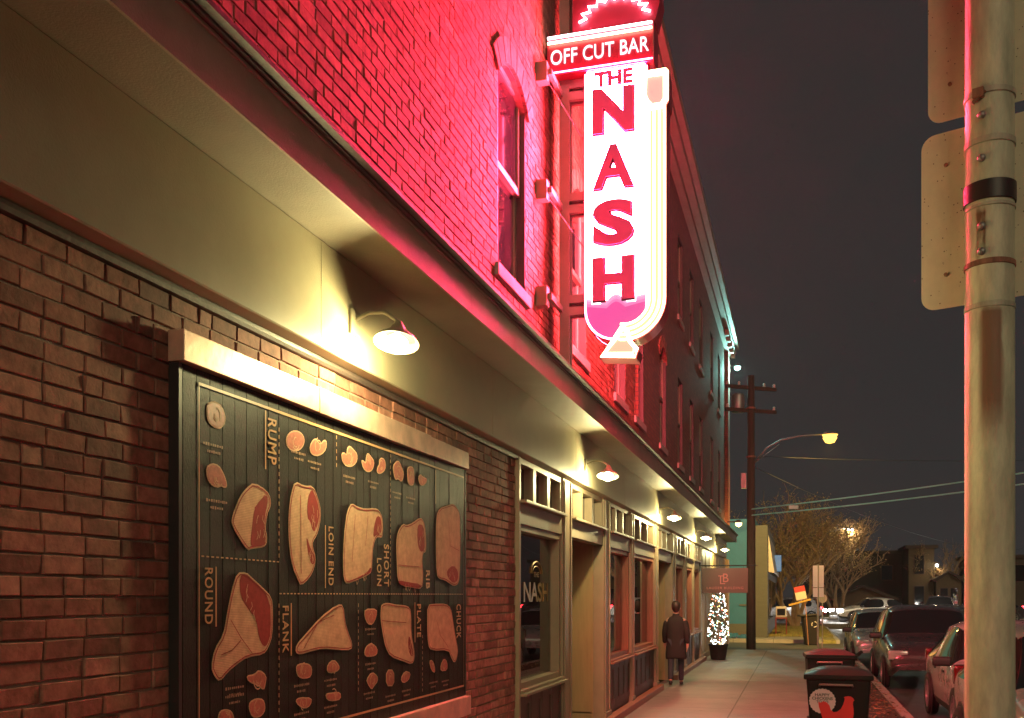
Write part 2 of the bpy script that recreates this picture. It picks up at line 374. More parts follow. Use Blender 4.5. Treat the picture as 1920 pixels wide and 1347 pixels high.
sweep('cornice', [(-2.52, 3.602), (-2.05, 3.602), (-2.0505, 3.536), (-2.038, 3.536), (-2.038, 3.728), (-2.03, 3.732), (-2.03, 3.745), (-2.52, 3.745)], -4, 34.7, M['cornice'])
sweep('cornice_cap', [(-2.52, 3.747), (-2.022, 3.747), (-2.012, 3.752), (-2.012, 3.765), (-2.0, 3.770), (-1.985, 3.778), (-1.985, 3.80), (-2.0, 3.806), (-2.50, 3.86), (-2.52, 3.86)], -4, 34.75, M['darktrim'])
sweep('cover_mould', [(-2.52, 2.95), (-2.47, 2.95), (-2.46, 2.965), (-2.46, 2.984), (-2.52, 2.984)], -4, 8.7, M['darktrim'])

# ---------------------------------------------------------------- shopfront
XF = -2.455     # face of the frame
def jamb(y0, y1, z0=0.0, z1=2.984, x=XF): 
    mb = MB(); mb.box(-2.62, x, y0, y1, z0, z1, bev=.006)
    if y1-y0 > .2:
        mb.box(x, x+.016, y0+.035, y0+.075, z0+.16, z1-.02, bev=.003); mb.box(x, x+.016, y1-.075, y1-.035, z0+.16, z1-.02, bev=.003)
    mb.box(x, x+.03, y0-.0, y1+.0, z0, z0+.16, bev=.004)
    return mb.build('mullion', M['olivetrim'], bld, True)
for a, b in ((8.70, 8.755), (10.45, 10.86), (12.80, 13.22), (14.97, 15.26), (17.60, 17.98), (20.10, 20.62), (22.25, 22.70), (24.20, 24.42), (26.0, 26.55)): jamb(a, b)
def bay(y0, y1, kind, lead=.0):
    mb = MB()
    mb.box(-2.60, XF-.012, y0, y1, 2.37, 2.56, bev=.004)              # header board
    mb.box(-2.60, XF+.055, y0, y1, 2.562, 2.590, bev=.005)            # ledge
    n = 3; w_ = (y1-y0)/n
    for k in range(n+1):
        c = y0+k*w_; a = max(y0, c-.05); b = min(y1, c+.05)
        mb.box(-2.60, XF-.02, a, b, 2.592, 2.93)
    mb.box(-2.60, XF-.02, y0, y1, 2.932, 2.984)
    hd = mb.build('transom_frame', M['olivetrim'], bld, True)
    mb = MB()
    for k in range(n): mb.box(-2.575, -2.57, y0+k*w_+.05, y0+(k+1)*w_-.05, 2.592, 2.93)
    mb.build('pane', M['darkglass'], hd)
    if kind == 'window':
        f = MB()
        f.box(-2.60, XF-.03, y0, y0+.06, .83, 2.368); f.box(-2.60, XF-.03, y1-.06, y1, .83, 2.368)
        f.box(-2.60, XF-.03, y0+.06, y1-.06, 2.31, 2.366); f.box(-2.60, XF-.034, y0+.06, y1-.06, .83, .885)
        fr = f.build('shop_window', M['redwood'] if y0 > 11 else M['olivetrim'], bld, True)
        g = MB(); g.box(-2.588, -2.582, y0+.06, y1-.06, .885, 2.31); g.build('pane', M['glass'], fr)
        s = MB(); s.box(-2.60, XF+.06, y0-.02, y1+.02, .775, .800, bev=.004); s.box(-2.60, XF+.015, y0, y1, .802, .828, bev=.004)
        s.build('sill', M['olivetrim'] if y0 < 11 else M['redwood'], fr)
        p = MB(); p.box(-2.60, XF-.03, y0, y1, .0, .773)
        k = max(2, int((y1-y0)/.42)); ww = (y1-y0)/k
        for i in range(k): 
            p.box(XF-.03, XF-.018, y0+i*ww+.01, y0+i*ww+.06, .18, .76); p.box(XF-.03, XF-.018, y0+(i+1)*ww-.06, y0+(i+1)*ww-.01, .18, .76)
            p.box(XF-.03, XF-.019, y0+i*ww+.06, y0+(i+1)*ww-.06, .68, .76); p.box(XF-.03, XF-.019, y0+i*ww+.06, y0+(i+1)*ww-.06, .18, .26)
        p.build('panelling', M['wainscot'], bld, True)
bay(8.755, 10.45, 'window'); bay(10.86, 12.80, 'door'); bay(13.22, 14.97, 'window'); bay(15.26, 17.60, 'window')
bay(17.98, 20.10, 'door'); bay(20.62, 22.25, 'window'); bay(22.70, 24.20, 'window'); bay(24.42, 26.0, 'window')
# recessed entrances
def entrance(y0, y1):
    w_ = MB(); xb = -3.95
    w_.box(xb, -2.60, y1-.02, y1+.10, 0, 2.70); w_.box(xb, -2.60, y0-.10, y0+.02, 0, 2.70)
    w_.box(xb, -2.60, y0+.02, y1-.02, 2.66, 2.70)
    for k in range(1, 6): w_.box(xb+.02, -2.62, y1-.026, y1-.0205, .16+k*.0, .17)   # slim skirting joint
    e = w_.build('entrance_recess', M['tan'], bld, True)
    d = MB(); d.box(xb-.05, xb, y0, y1, 0, 2.66); d.build('door_surround', M['wainscot'], e)
    d = MB(); yc = (y0+y1)/2
    d.box(xb+.002, xb+.045, yc-.45, yc-.34, .03, 2.1); d.box(xb+.002, xb+.045, yc+.34, yc+.45, .03, 2.1)
    d.box(xb+.002, xb+.044, yc-.34, yc+.34, .03, .35); d.box(xb+.002, xb+.044, yc-.34, yc+.34, 1.98, 2.1)
    dr = d.build('door', M['redwood'], bld, True)
    g = MB(); g.box(xb+.01, xb+.018, yc-.34, yc+.34, .35, 1.98); g.build('pane', M['darkglass'], dr)
    g = MB(); g.tube([(xb+.045, yc+.38, .95), (xb+.10, yc+.38, .95), (xb+.10, yc+.38, 1.35), (xb+.045, yc+.38, 1.35)], .012); g.build('handle', M['steel'], dr)
entrance(10.86, 12.80); entrance(17.98, 20.10)
# cigarette box on the side of the first entrance, black pull strip
# room behind the glass
mb = MB()
mb.box(-8.1, -8.0, 8.4, 26.6, 0, 3.2); mb.box(-8.0, -2.62, 8.35, 8.45, 0, 3.2); mb.box(-8, -2.62, 26.55, 26.65, 0, 3.2)
mb.box(-8.0, -3.98, 8.45, 26.55, 3.1, 3.2); mb.box(-8.0, -2.62, 8.45, 26.55, -.06, -.02)
mb.build('interior_wall', M['interior'], bld, True)
# last stretch of wall beyond the windows
mb = MB(); mb.box(-2.62, -2.47, 26.55, 35.6, 0, 2.984)
for k in range(8): mb.box(-2.47, -2.455, 26.6+k*1.1, 26.68+k*1.1, .16, 2.9)
mb.box(-2.47, -2.44, 26.55, 35.6, 0, .16)
mb.build('panelled_wall', M['tan'], bld, True)
# kerb-like plinth at the foot of the shopfront
mb = MB(); 
for a, b in ((8.70, 10.86), (12.80, 17.98), (20.10, 26.55)): mb.box(-2.46, -2.34, a, b, -.02, .10, bev=.012)
mb.build('plinth', M['redwood'], bld, True)
# gold lettering inside the first window
mb = MB(); gm = mat('gold_leaf', (.34, .21, .07), .4, metal=.4, var=.4, vscale=20)
text_fit(mb, 'NASH', .98, .20, WM(-2.578, 9.78, 1.74), ext=.001, off=.02)
c = [(.13*cos(t), .15*sin(t)) for t in [pi*k/12 for k in range(13)]]
mb.tube([(-2.578, 9.78+a*1.7, 1.93+b*.8) for a, b in c], .010, 5)
mb.tube([(-2.578, 9.78+a*1.2, 1.93+b*.5) for a, b in c], .005, 5)
text_fit(mb, 'THE', .20, .05, WM(-2.578, 9.78, 1.92), ext=.001)
mb.build('window_lettering', gm, bld, True)

# interior pendant lamps
for i, (x, y, z) in enumerate([(-3.7, 13.4, 2.42), (-3.55, 13.7, 2.30), (-3.8, 14.0, 2.46), (-3.5, 14.2, 2.36), (-4.0, 11.4, 2.18), (-4.6, 19.2, 2.35), (-5.0, 22.5, 2.3)]):
    t = thing('pendant_lamp', 'small amber glass pendant bulb hanging inside the dark bar behind the windows', 'pendant lamp', (x, y, z), group='amber pendant bulbs inside the bar')
    g = MB(); g.lathe([(.0, -.05), (.035, -.04), (.05, 0), (.035, .045), (.014, .06)], 12); g.build('globe', emat('amber_glow%d' % i, (1, .48, .08), 5), t, smooth=True)
    g = MB(); g.tube([(0, 0, .06), (0, 0, 3.1-z)], .005, 5); g.build('cord', M['black'], t)
    l = bpy.data.lights.new('glow', 'POINT'); l.energy = 1.2; l.color = (1, .55, .2); l.shadow_soft_size = .08
    lo = bpy.data.objects.new('glow', l); COL.objects.link(lo); lo.parent = t; lo.location = (0, 0, -.12)

# ---------------------------------------------------------------- wall lamps along the fascia
M['shade'] = mat('lamp_enamel', (.22, .19, .13), .35, var=.1)
def wall_lamp(y, first=None, label=''):
    t = thing('wall_lamp', label, 'wall lamp', (-2.368, y, 3.21), group='shaded lamps along the fascia')
    m = MB(); m.box(0, .02, -.06, .06, -.07, .07, bev=.006); m.build('mount', M['shade'], t)
    m = MB(); m.tube([(.02, 0, .02), (.10, 0, .05), (.19, 0, .045), (.255, 0, .0), (.27, 0, -.03)], .011, 8); m.build('arm', M['shade'], t, smooth=True)
    T = Matrix.Translation((.27, 0, -.04)) @ Matrix.Rotation(R(-16), 4, 'X')
    m = MB(); m.lathe([(.02, .03), (.035, .0), (.05, -.03), (.10, -.065), (.125, -.095), (.128, -.10), (.120, -.097), (.095, -.07), (.045, -.036), (.02, -.01)], 24, 0, T, cap=False); m.build('shade', M['shade'], t, smooth=True)
    m = MB(); m.lathe([(.0, -.150), (.035, -.146), (.058, -.128), (.066, -.105), (.062, -.085), (.02, -.05)], 20, 0, T, cap=False); m.build('bulb', M['bulb'], t, smooth=True)
    l = bpy.data.lights.new('bulb_light', 'POINT'); l.energy = 115; l.color = (1, .88, .40); l.shadow_soft_size = .045
    lo = bpy.data.objects.new('bulb_light', l); COL.objects.link(lo); lo.parent = t; lo.location = (.235, -.05, -.215)
    return t
l0 = wall_lamp(5.0, label='shaded lamp glowing on the fascia above the meat chart, nearest of the row')
for y, lb in ((11.2, 'second lamp of the row, on the fascia above the first entrance recess'), (17.5, 'third lamp of the row along the fascia, above the shop windows'),
              (23.8, 'fourth lamp of the row along the fascia, above the far shop windows'), (30.0, 'farthest lamp of the row, over the small lit tree')):
    dup(l0, (-2.368, y, 3.21), label=lb)

# ---------------------------------------------------------------- the chart of meat cuts
CUTS= [([(4.086, 2.232), (4.204, 2.205), (4.236, 2.173), (4.24, 2.135), (4.204, 2.09), (4.188, 2.019), (4.204, 1.99), (4.2, 1.949), (4.172, 1.931), (4.056, 1.919), (4.037, 1.908), (3.988, 1.938), (3.902, 2.012), (3.895, 2.042), (3.916, 2.083), (3.966, 2.155), (4.018, 2.196)], 1), ([(4.476, 2.281), (4.572, 2.267), (4.671, 2.278), (4.725, 2.219), (4.76, 2.153), (4.745, 2.078), (4.71, 2.016), (4.666, 1.986), (4.666, 1.954), (4.7, 1.905), (4.686, 1.85), (4.633, 1.794), (4.539, 1.75), (4.503, 1.783), (4.453, 1.843), (4.423, 1.916), (4.409, 2.029), (4.414, 2.137), (4.436, 2.213)], 1), ([(3.703, 2.527), (3.749, 2.547), (3.803, 2.546), (3.837, 2.522), (3.851, 2.485), (3.837, 2.452), (3.796, 2.43), (3.749, 2.434), (3.71, 2.45), (3.7, 2.489)], 0), ([(3.697, 2.253), (3.741, 2.277), (3.794, 2.275), (3.828, 2.249), (3.853, 2.216), (3.862, 2.186), (3.84, 2.177), (3.807, 2.185), (3.77, 2.172), (3.733, 2.182), (3.705, 2.204)], 0), ([(4.579, 2.499), (4.565, 2.469), (4.528, 2.443), (4.478, 2.429), (4.43, 2.429), (4.394, 2.444), (4.382, 2.469), (4.394, 2.498), (4.43, 2.523), (4.478, 2.538), (4.528, 2.539), (4.565, 2.525)], 0), ([(4.631, 2.479), (4.669, 2.521), (4.708, 2.532), (4.748, 2.506), (4.798, 2.541), (4.828, 2.532), (4.818, 2.488), (4.768, 2.453), (4.698, 2.434), (4.64, 2.444)], 0), ([(5.003, 2.495), (5.043, 2.505), (5.068, 2.491), (5.078, 2.537), (5.109, 2.553), (5.166, 2.536), (5.208, 2.519), (5.208, 2.478), (5.166, 2.446), (5.109, 2.429), (5.043, 2.432), (5.008, 2.456)], 0), ([(5.262, 2.49), (5.294, 2.494), (5.322, 2.479), (5.333, 2.527), (5.355, 2.547), (5.406, 2.528), (5.446, 2.509), (5.434, 2.465), (5.394, 2.437), (5.339, 2.43), (5.289, 2.443)], 0), ([(5.515, 2.523), (5.545, 2.544), (5.593, 2.543), (5.617, 2.517), (5.611, 2.478), (5.569, 2.453), (5.521, 2.438), (5.48, 2.447), (5.492, 2.477), (5.521, 2.5)], 0), ([(5.728, 2.517), (5.785, 2.554), (5.83, 2.56), (5.869, 2.53), (5.909, 2.489), (5.896, 2.452), (5.863, 2.428), (5.811, 2.444), (5.772, 2.428), (5.741, 2.464)], 0), ([(5.963, 2.531), (6.017, 2.553), (6.079, 2.548), (6.086, 2.494), (6.086, 2.437), (6.031, 2.42), (5.976, 2.43), (5.969, 2.481)], 0), ([(6.157, 2.497), (6.2, 2.523), (6.244, 2.507), (6.318, 2.505), (6.31, 2.472), (6.244, 2.443), (6.179, 2.449)], 0), ([(5.135, 2.231), (5.208, 2.215), (5.316, 2.212), (5.452, 2.229), (5.515, 2.222), (5.563, 2.185), (5.575, 2.128), (5.569, 2.074), (5.551, 2.052), (5.504, 2.061), (5.469, 2.045), (5.429, 2.0), (5.417, 1.928), (5.411, 1.843), (5.339, 1.818), (5.187, 1.788), (5.073, 1.766), (5.033, 1.79), (5.023, 1.892), (5.033, 2.025), (5.063, 2.146), (5.094, 2.198)], 1), ([(5.896, 2.168), (5.942, 2.158), (6.058, 2.182), (6.193, 2.231), (6.259, 2.209), (6.296, 2.139), (6.303, 2.042), (6.296, 1.999), (6.244, 1.991), (6.229, 1.932), (6.251, 1.825), (6.229, 1.747), (6.072, 1.754), (5.882, 1.763), (5.804, 1.797), (5.792, 1.917), (5.785, 2.042), (5.811, 2.114)], 1), ([(6.849, 2.381), (6.955, 2.352), (7.0, 2.314), (7.018, 2.077), (7.0, 1.839), (6.955, 1.785), (6.867, 1.772), (6.781, 1.789), (6.68, 1.813), (6.55, 1.82), (6.51, 1.852), (6.494, 2.052), (6.502, 2.258), (6.566, 2.324), (6.73, 2.356)], 1), ([(3.942, 1.807), (4.019, 1.811), (4.068, 1.786), (4.159, 1.744), (4.248, 1.696), (4.259, 1.63), (4.254, 1.509), (4.216, 1.451), (4.169, 1.421), (4.029, 1.418), (3.933, 1.388), (3.868, 1.362), (3.801, 1.322), (3.761, 1.35), (3.735, 1.392), (3.761, 1.469), (3.832, 1.53), (3.859, 1.62), (3.896, 1.727)], 1), ([(4.95, 1.654), (5.028, 1.651), (5.049, 1.555), (5.093, 1.49), (5.145, 1.43), (5.13, 1.392), (4.978, 1.4), (4.775, 1.419), (4.647, 1.411), (4.525, 1.4), (4.483, 1.414), (4.489, 1.454), (4.585, 1.502), (4.749, 1.587)], 1), ([(5.559, 1.651), (5.641, 1.66), (5.78, 1.646), (5.925, 1.642), (6.009, 1.625), (6.034, 1.577), (6.034, 1.455), (6.086, 1.35), (6.094, 1.284), (6.043, 1.249), (5.909, 1.277), (5.687, 1.322), (5.611, 1.386), (5.567, 1.478), (5.537, 1.562), (5.545, 1.627)], 1), ([(6.327, 1.642), (6.479, 1.647), (6.698, 1.646), (6.802, 1.613), (6.845, 1.533), (6.91, 1.387), (6.964, 1.304), (6.942, 1.24), (6.877, 1.201), (6.802, 1.255), (6.75, 1.308), (6.402, 1.32), (6.337, 1.364), (6.327, 1.498)], 1), ([(4.019, 1.335), (4.088, 1.335), (4.133, 1.356), (4.201, 1.321), (4.19, 1.279), (4.174, 1.25), (4.118, 1.28), (4.038, 1.302)], 0), ([(4.048, 1.212), (4.108, 1.222), (4.169, 1.213), (4.19, 1.176), (4.18, 1.144), (4.128, 1.125), (4.068, 1.136), (4.038, 1.182)], 0), ([(3.788, 1.174), (3.805, 1.197), (3.85, 1.2), (3.896, 1.187), (3.919, 1.154), (3.919, 1.123), (3.788, 1.139)], 0), ([(4.489, 1.351), (4.549, 1.358), (4.622, 1.351), (4.659, 1.327), (4.653, 1.28), (4.585, 1.271), (4.513, 1.286), (4.489, 1.316)], 0), ([(4.834, 1.334), (4.909, 1.357), (4.978, 1.318), (4.978, 1.29), (4.895, 1.277), (4.827, 1.288)], 0), ([(4.478, 1.174), (4.525, 1.186), (4.659, 1.17), (4.647, 1.133), (4.585, 1.116), (4.513, 1.141)], 0), ([(4.808, 1.177), (4.895, 1.175), (4.992, 1.169), (4.999, 1.127), (4.909, 1.124), (4.827, 1.138)], 0), ([(5.312, 1.627), (5.487, 1.625), (5.479, 1.575), (5.422, 1.527), (5.353, 1.532), (5.305, 1.579)], 0), ([(5.312, 1.344), (5.305, 1.384), (5.353, 1.416), (5.422, 1.419), (5.494, 1.386), (5.487, 1.345), (5.408, 1.338)], 0), ([(5.332, 1.21), (5.408, 1.251), (5.494, 1.221), (5.501, 1.185), (5.444, 1.16), (5.408, 1.14), (5.353, 1.18)], 0), ([(5.626, 1.247), (5.749, 1.238), (5.749, 1.133), (5.619, 1.145)], 0), ([(5.852, 1.174), (5.925, 1.219), (6.026, 1.199), (5.992, 1.15), (5.892, 1.137)], 0), ([(6.355, 1.255), (6.421, 1.258), (6.469, 1.214), (6.479, 1.158), (6.402, 1.184)], 0), ([(6.587, 1.213), (6.657, 1.257), (6.729, 1.224), (6.729, 1.161), (6.587, 1.164)], 0)]
REDS= [[(4.204, 2.186), (4.208, 2.141), (4.18, 2.08), (4.176, 2.018), (4.196, 1.982), (4.192, 1.952), (4.156, 1.938), (4.059, 1.927), (4.056, 1.966), (4.071, 2.031), (4.086, 2.105), (4.14, 2.155)], [(4.652, 2.26), (4.686, 2.234), (4.73, 2.174), (4.74, 2.114), (4.691, 2.038), (4.662, 2.045), (4.642, 2.089), (4.604, 2.104), (4.609, 2.208)], [(4.595, 2.014), (4.642, 1.944), (4.691, 1.905), (4.671, 1.858), (4.633, 1.885), (4.604, 1.951)], [(5.486, 2.189), (5.545, 2.174), (5.557, 2.103), (5.521, 2.071), (5.475, 2.069), (5.429, 2.047), (5.44, 2.119)], [(6.157, 2.183), (6.251, 2.179), (6.273, 2.095), (6.273, 2.009), (6.2, 1.995), (6.15, 2.035), (6.136, 2.129)], [(5.811, 1.802), (5.99, 1.79), (6.186, 1.782), (6.222, 1.753), (5.963, 1.761), (5.83, 1.777)], [(5.053, 1.777), (5.187, 1.802), (5.339, 1.837), (5.394, 1.876), (5.4, 1.848), (5.327, 1.823), (5.187, 1.793)], [(6.713, 1.885), (6.849, 1.929), (6.955, 1.891), (6.964, 1.826), (6.867, 1.79), (6.73, 1.834)], [(3.961, 1.792), (4.019, 1.801), (4.088, 1.765), (4.232, 1.69), (4.238, 1.521), (4.206, 1.468), (4.174, 1.458), (4.128, 1.503), (4.108, 1.589), (4.038, 1.638), (3.966, 1.701)], [(5.992, 1.457), (6.06, 1.345), (6.068, 1.299), (6.009, 1.315), (5.975, 1.381)]]
LINES= [[(4.086, 2.109), (4.18, 2.18)], [(4.53, 2.214), (4.539, 1.815)], [(5.817, 1.898), (5.936, 1.896), (6.171, 1.895)], [(5.177, 2.169), (5.135, 1.895)], [(5.35, 2.173), (5.316, 1.994)], [(3.886, 1.594), (3.971, 1.51), (4.068, 1.434)], [(3.971, 1.499), (3.896, 1.457), (3.81, 1.441)], [(4.561, 1.427), (4.723, 1.563), (4.909, 1.596)], [(6.498, 1.534), (6.577, 1.421), (6.74, 1.33)], [(5.559, 1.55), (5.718, 1.54), (5.942, 1.528)], [(6.747, 2.248), (6.781, 2.066), (6.973, 2.04)]]
TEXTS= [('RUMP', 4.211, 0.08, 2.555, 2.336), ('ROUND', 3.689, 0.06, 1.822, 1.58), ('LOIN END', 4.847, 0.058, 2.077, 1.758), ('SHORT', 5.591, 0.074, 2.019, 1.759), ('LOIN', 5.487, 0.063, 1.93, 1.761), ('RIB', 6.304, 0.067, 1.876, 1.751), ('FLANK', 4.353, 0.058, 1.652, 1.42), ('PLATE', 6.137, 0.068, 1.646, 1.425), ('CHUCK', 6.927, 0.097, 1.64, 1.385)]
GLINES= [[(3.774, 1.828), (3.774, 1.567)], [(4.81, 2.081), (4.81, 1.743)], [(4.438, 1.665), (4.438, 1.401)], [(4.191, 2.585), (4.191, 2.305)], [(6.099, 1.658), (6.099, 1.393)], [(6.489, 2.582), (6.489, 2.346)]]
DASH= [[(3.658, 1.87), (4.327, 1.867)], [(4.317, 1.712), (7.073, 1.714)], [(4.317, 2.53), (4.317, 1.877)], [(4.943, 2.589), (4.943, 2.398)], [(5.69, 2.59), (5.69, 1.76)], [(5.224, 1.663), (5.224, 1.14)], [(6.234, 1.441), (6.234, 1.044)], [(4.317, 1.669), (4.317, 1.121)]]
CAPS= [(3.774, 2.114), (3.753, 2.355), (4.688, 2.4), (4.515, 2.427), (5.104, 2.373), (5.433, 2.379), (5.8, 2.352), (6.024, 2.34), (3.922, 1.287), (3.922, 1.251), (4.543, 1.245), (4.873, 1.245), (4.543, 1.1), (4.873, 1.1), (5.394, 1.504), (5.394, 1.298), (5.372, 1.126), (5.69, 1.079), (5.951, 1.088), (6.437, 1.099), (6.685, 1.09)]
ch = thing('meat_chart_board', 'large dark slatted chart of cream beef cuts between copper strips on the brick wall', 'wall chart', (-2.49, 3.53, 0.8))
mb = MB(); y = 3.535; rnd = random.Random(5); k = 0
while y < 7.12:
    w_ = .098; y2 = min(y+w_, 7.125); o = rnd.uniform(-.0008, .0008)
    mb.box(-2.4895, -2.4425+o, y+.0018, y2-.0018, .93, 2.66)
    y = y2; k += 1
mb.box(-2.4895, -2.452, 3.53, 7.13, .93, 2.66)
mb.build('panel', M['board'], ch, True)
def trim(y0, y1, z0, z1, o=0):
    t = MB(); t.box(-2.489, -2.412+o, y0, y1, z0, z1, bev=.004); return t
t = trim(3.50, 4.69, 2.665, 2.795); t.build('copper_strip', M['copper'], ch, True)
t = trim(4.694, 6.33, 2.662, 2.797, .002); t.build('copper_strip', M['copper'], ch, True)
t = trim(6.334, 7.145, 2.668, 2.792, -.003); t.build('copper_strip', M['copper'], ch, True)
t = MB(); t.box(-2.489, -2.40, 3.50, 5.6, .80, .945, bev=.004); t.build('copper_strip', M['copper'], ch, True)
t = MB(); t.box(-2.489, -2.398, 5.604, 7.145, .80, .943, bev=.004); t.build('copper_strip', M['copper'], ch, True)
t = MB(); t.box(-2.489, -2.44, 3.505, 3.528, .947, 2.66); t.build('side_frame', M['black'], ch, True); t = MB(); t.box(-2.489, -2.44, 7.132, 7.145, .947, 2.66); t.build('side_frame', M['black'], ch, True)
X0 = -2.4405
art = MB()
def smooth_poly(p, it=1):
    for _ in range(it):
        q = []
        for i in range(len(p)):
            a, b = p[i], p[(i+1) % len(p)]
            q += [(a[0]*.75+b[0]*.25, a[1]*.75+b[1]*.25), (a[0]*.25+b[0]*.75, a[1]*.25+b[1]*.75)]
        p = q
    return p
def inset(p, f):
    cx = sum(a for a, b in p)/len(p); cy = sum(b for a, b in p)/len(p)
    return [(cx+(a-cx)*f, cy+(b-cy)*f) for a, b in p]
def offs(p, d):
    n = len(p); ar = sum(p[i][0]*p[(i+1) % n][1]-p[(i+1) % n][0]*p[i][1] for i in range(n)); s_ = 1 if ar > 0 else -1
    o = []
    for i in range(n):
        a, b = Vector(p[i-1]), Vector(p[(i+1) % n]); t = (b-a); t = t.normalized() if t.length > 1e-6 else Vector((1, 0))
        o.append((p[i][0]-t.y*d*s_, p[i][1]+t.x*d*s_))
    return o
def ribbon(pts, w_, x, mi, closed=False):
    n = len(pts); vs = []
    for i, p in enumerate(pts):
        a = Vector(pts[i-1] if (closed or i > 0) else pts[0]); b = Vector(pts[(i+1) % n] if (closed or i < n-1) else pts[n-1])
        t = (b-a); t = t.normalized() if t.length > 1e-6 else Vector((1, 0)); nn = Vector((-t.y, t.x))*w_/2
        vs += [(x, p[0]+nn.x, p[1]+nn.y), (x, p[0]-nn.x, p[1]-nn.y)]
    fs = [(2*i, 2*i+1, (2*i+3) % (2*n), (2*i+2) % (2*n)) for i in range(n if closed else n-1)]
    art.add(vs, fs, mi)
def flat(poly, x, mi, th=.0012): art.prism(poly, 0, th, mi, WM(x, 0, 0))
rr = random.Random(11)
for p, big in CUTS:
    p = smooth_poly(p, 1); flat(p, X0, 0)
    if big: ribbon(offs(p, .011), .006, X0+.0030, 1, True)
    else:
        q = offs(p, .007); flat(q, X0+.0013, 2, .0008)
        # marbling: cream flecks and a rib eye
        cx = sum(a for a, b in p)/len(p); cy = sum(b for a, b in p)/len(p); s_ = max(abs(a-cx) for a, b in p)
        for j in range(3):
            a0 = rr.uniform(0, 6.28); r_ = s_*.42
            arc = [(cx+r_*(.4+.3*j)*cos(a0+u*.5), cy+r_*(.4+.3*j)*sin(a0+u*.5)*1.1) for u in range(5)]
            ribbon(arc, .006, X0+.0030, 0)
for p in REDS:
    p = smooth_poly(p, 1); flat(p, X0+.0013, 1, .0008)
    cx = sum(a for a, b in p)/len(p); cy = sum(b for a, b in p)/len(p)
    for j in range(6):
        i0 = rr.randrange(len(p)); tt = rr.uniform(.2, .75); qx = cx+(p[i0][0]-cx)*tt; qy = cy+(p[i0][1]-cy)*tt
        ribbon([(qx, qy), (qx+rr.uniform(-.012, .012), qy-.02), (qx+rr.uniform(-.02, .02), qy-.04)], .004, X0+.0030, 0)
for l in LINES: ribbon(l, .0045, X0+.0034, 1)
for s_, y0, hgt, za, zb in TEXTS:
    MT = Matrix(((0, 0, 1, X0+.001), (0, 1, 0, y0+hgt/2), (-1, 0, 0, (za+zb)/2), (0, 0, 0, 1)))
    text_fit(art, s_, za-zb, hgt, MT, 3, ext=.0008, off=.012, space=1.15)
for l in GLINES: ribbon(l, .010, X0+.001, 3)
for a, b in DASH:
    L_ = math.hypot(b[0]-a[0], b[1]-a[1]); n = int(L_/.036)
    for k in range(n):
        t0, t1 = (k+.15)/n, (k+.7)/n
        ribbon([(a[0]+(b[0]-a[0])*t0, a[1]+(b[1]-a[1])*t0), (a[0]+(b[0]-a[0])*t1, a[1]+(b[1]-a[1])*t1)], .006, X0+.001, 3)
for y, z in CAPS:                     # small captions under each cut: two lines of fine type
    for ln, wd in ((0, .15), (1, .09)):
        x_ = y-wd/2
        while x_ < y+wd/2:
            s_ = rr.uniform(.006, .014); ribbon([(x_, z-ln*.03), (x_+s_, z-ln*.03)], rr.uniform(.008, .014), X0+.001, 4); x_ += s_+rr.uniform(.004, .008)
ribbon([(3.645, 2.60), (7.09, 2.60), (7.09, 1.02), (3.645, 1.02)], .014, X0+.0025, 3, True)
M['gold'] = mat('printed_gold', (.46, .26, .12), .4, var=.15, vscale=20)
M['caption'] = mat('printed_caption', (.27, .16, .09), .5, var=.1)
M['meat2'] = mat('printed_pale_red', (.36, .11, .07), .5, var=.3, vscale=60)
art.build('printing', [M['cream'], M['meat'], M['meat2'], M['gold'], M['caption']], ch, True)
# ---------------------------------------------------------------- the tall neon sign
M['signred'] = mat('sign_red_enamel', (.62, .03, .07), .35, var=.06, vscale=3)
M['signletter'] = mat('sign_letter_glow_red', (.60, .05, .12), .4, var=.04, emis=(.95, .07, .19), estr=.30)  # letters are unlit; a low red emission stands in for light on them
M['face'] = emat('neon_backlit_face', (1, .038, .105), 900)
M['facerear'] = emat('neon_backlit_rear_face', (1, .08, .11), 330)
M['footspill'] = emat('foot_spill_pink', (1, .10, .42), .85)  # pink light spill on the foot, put in as emission
M['tube'] = emat('neon_white_tube', (1, .80, .86), 9)
M['tubered'] = emat('neon_red_tube', (1, .10, .22), 30)
M['tubeyel'] = emat('neon_yellow_tube', (1, .78, .40), 9)
M['plateyel'] = emat('arrow_face', (1, .80, .22), 1.6)
M['outline'] = mat('letter_edge', (.03, .01, .012), .5, var=0)
SY = 10.30
sg = thing('neon_sign', 'tall vertical neon bar sign with red block letters and a glowing hooked arrow', 'neon sign', (-2.5, 10.45, 4.2))
def capsule(x0, x1, zt, zb, n=14, r=None):
    cx, hw = (x0+x1)/2, (x1-x0)/2
    p = [(x0, zt), ]
    for k in range(n+1):
        t = pi+pi*k/n; p.append((cx+hw*cos(t), zb+hw+hw*sin(t)))
    p.append((x1, zt)); return p
PX0, PX1, PZT, PZB = -2.165, -1.50, 7.27, 4.40; LX0 = -1.832
mb = MB(); mb.prism(capsule(PX0, PX1, PZT, PZB), -.30, 0, 0, SM(0, SY, 0)); mb.build('sign_box', M['signred'], sg, True)
def offcap(d): return capsule(PX0+d, PX1-d, PZT-.005, PZB+d)
SCAL = [(PX1-.025, 4.86), (LX0+.10, 4.82), (LX0+.04, 4.87), (LX0, 4.885), (LX0-.04, 4.87), (LX0-.10, 4.82), (PX0+.025, 4.85)]  # lower edge drawn as scallops of light on the face
for nm, z0, z1 in (('sign_face', .001, .006), ('sign_face', -.306, -.301)):
    mb = MB(); mb.prism([(PX0+.025, PZT-.005)]+[(PX1-.025, PZT-.005)]+SCAL, z0, z1, 0, SM(0, SY, 0)); fo = mb.build(nm, M['face'] if z0 > 0 else M['facerear'], sg, True)
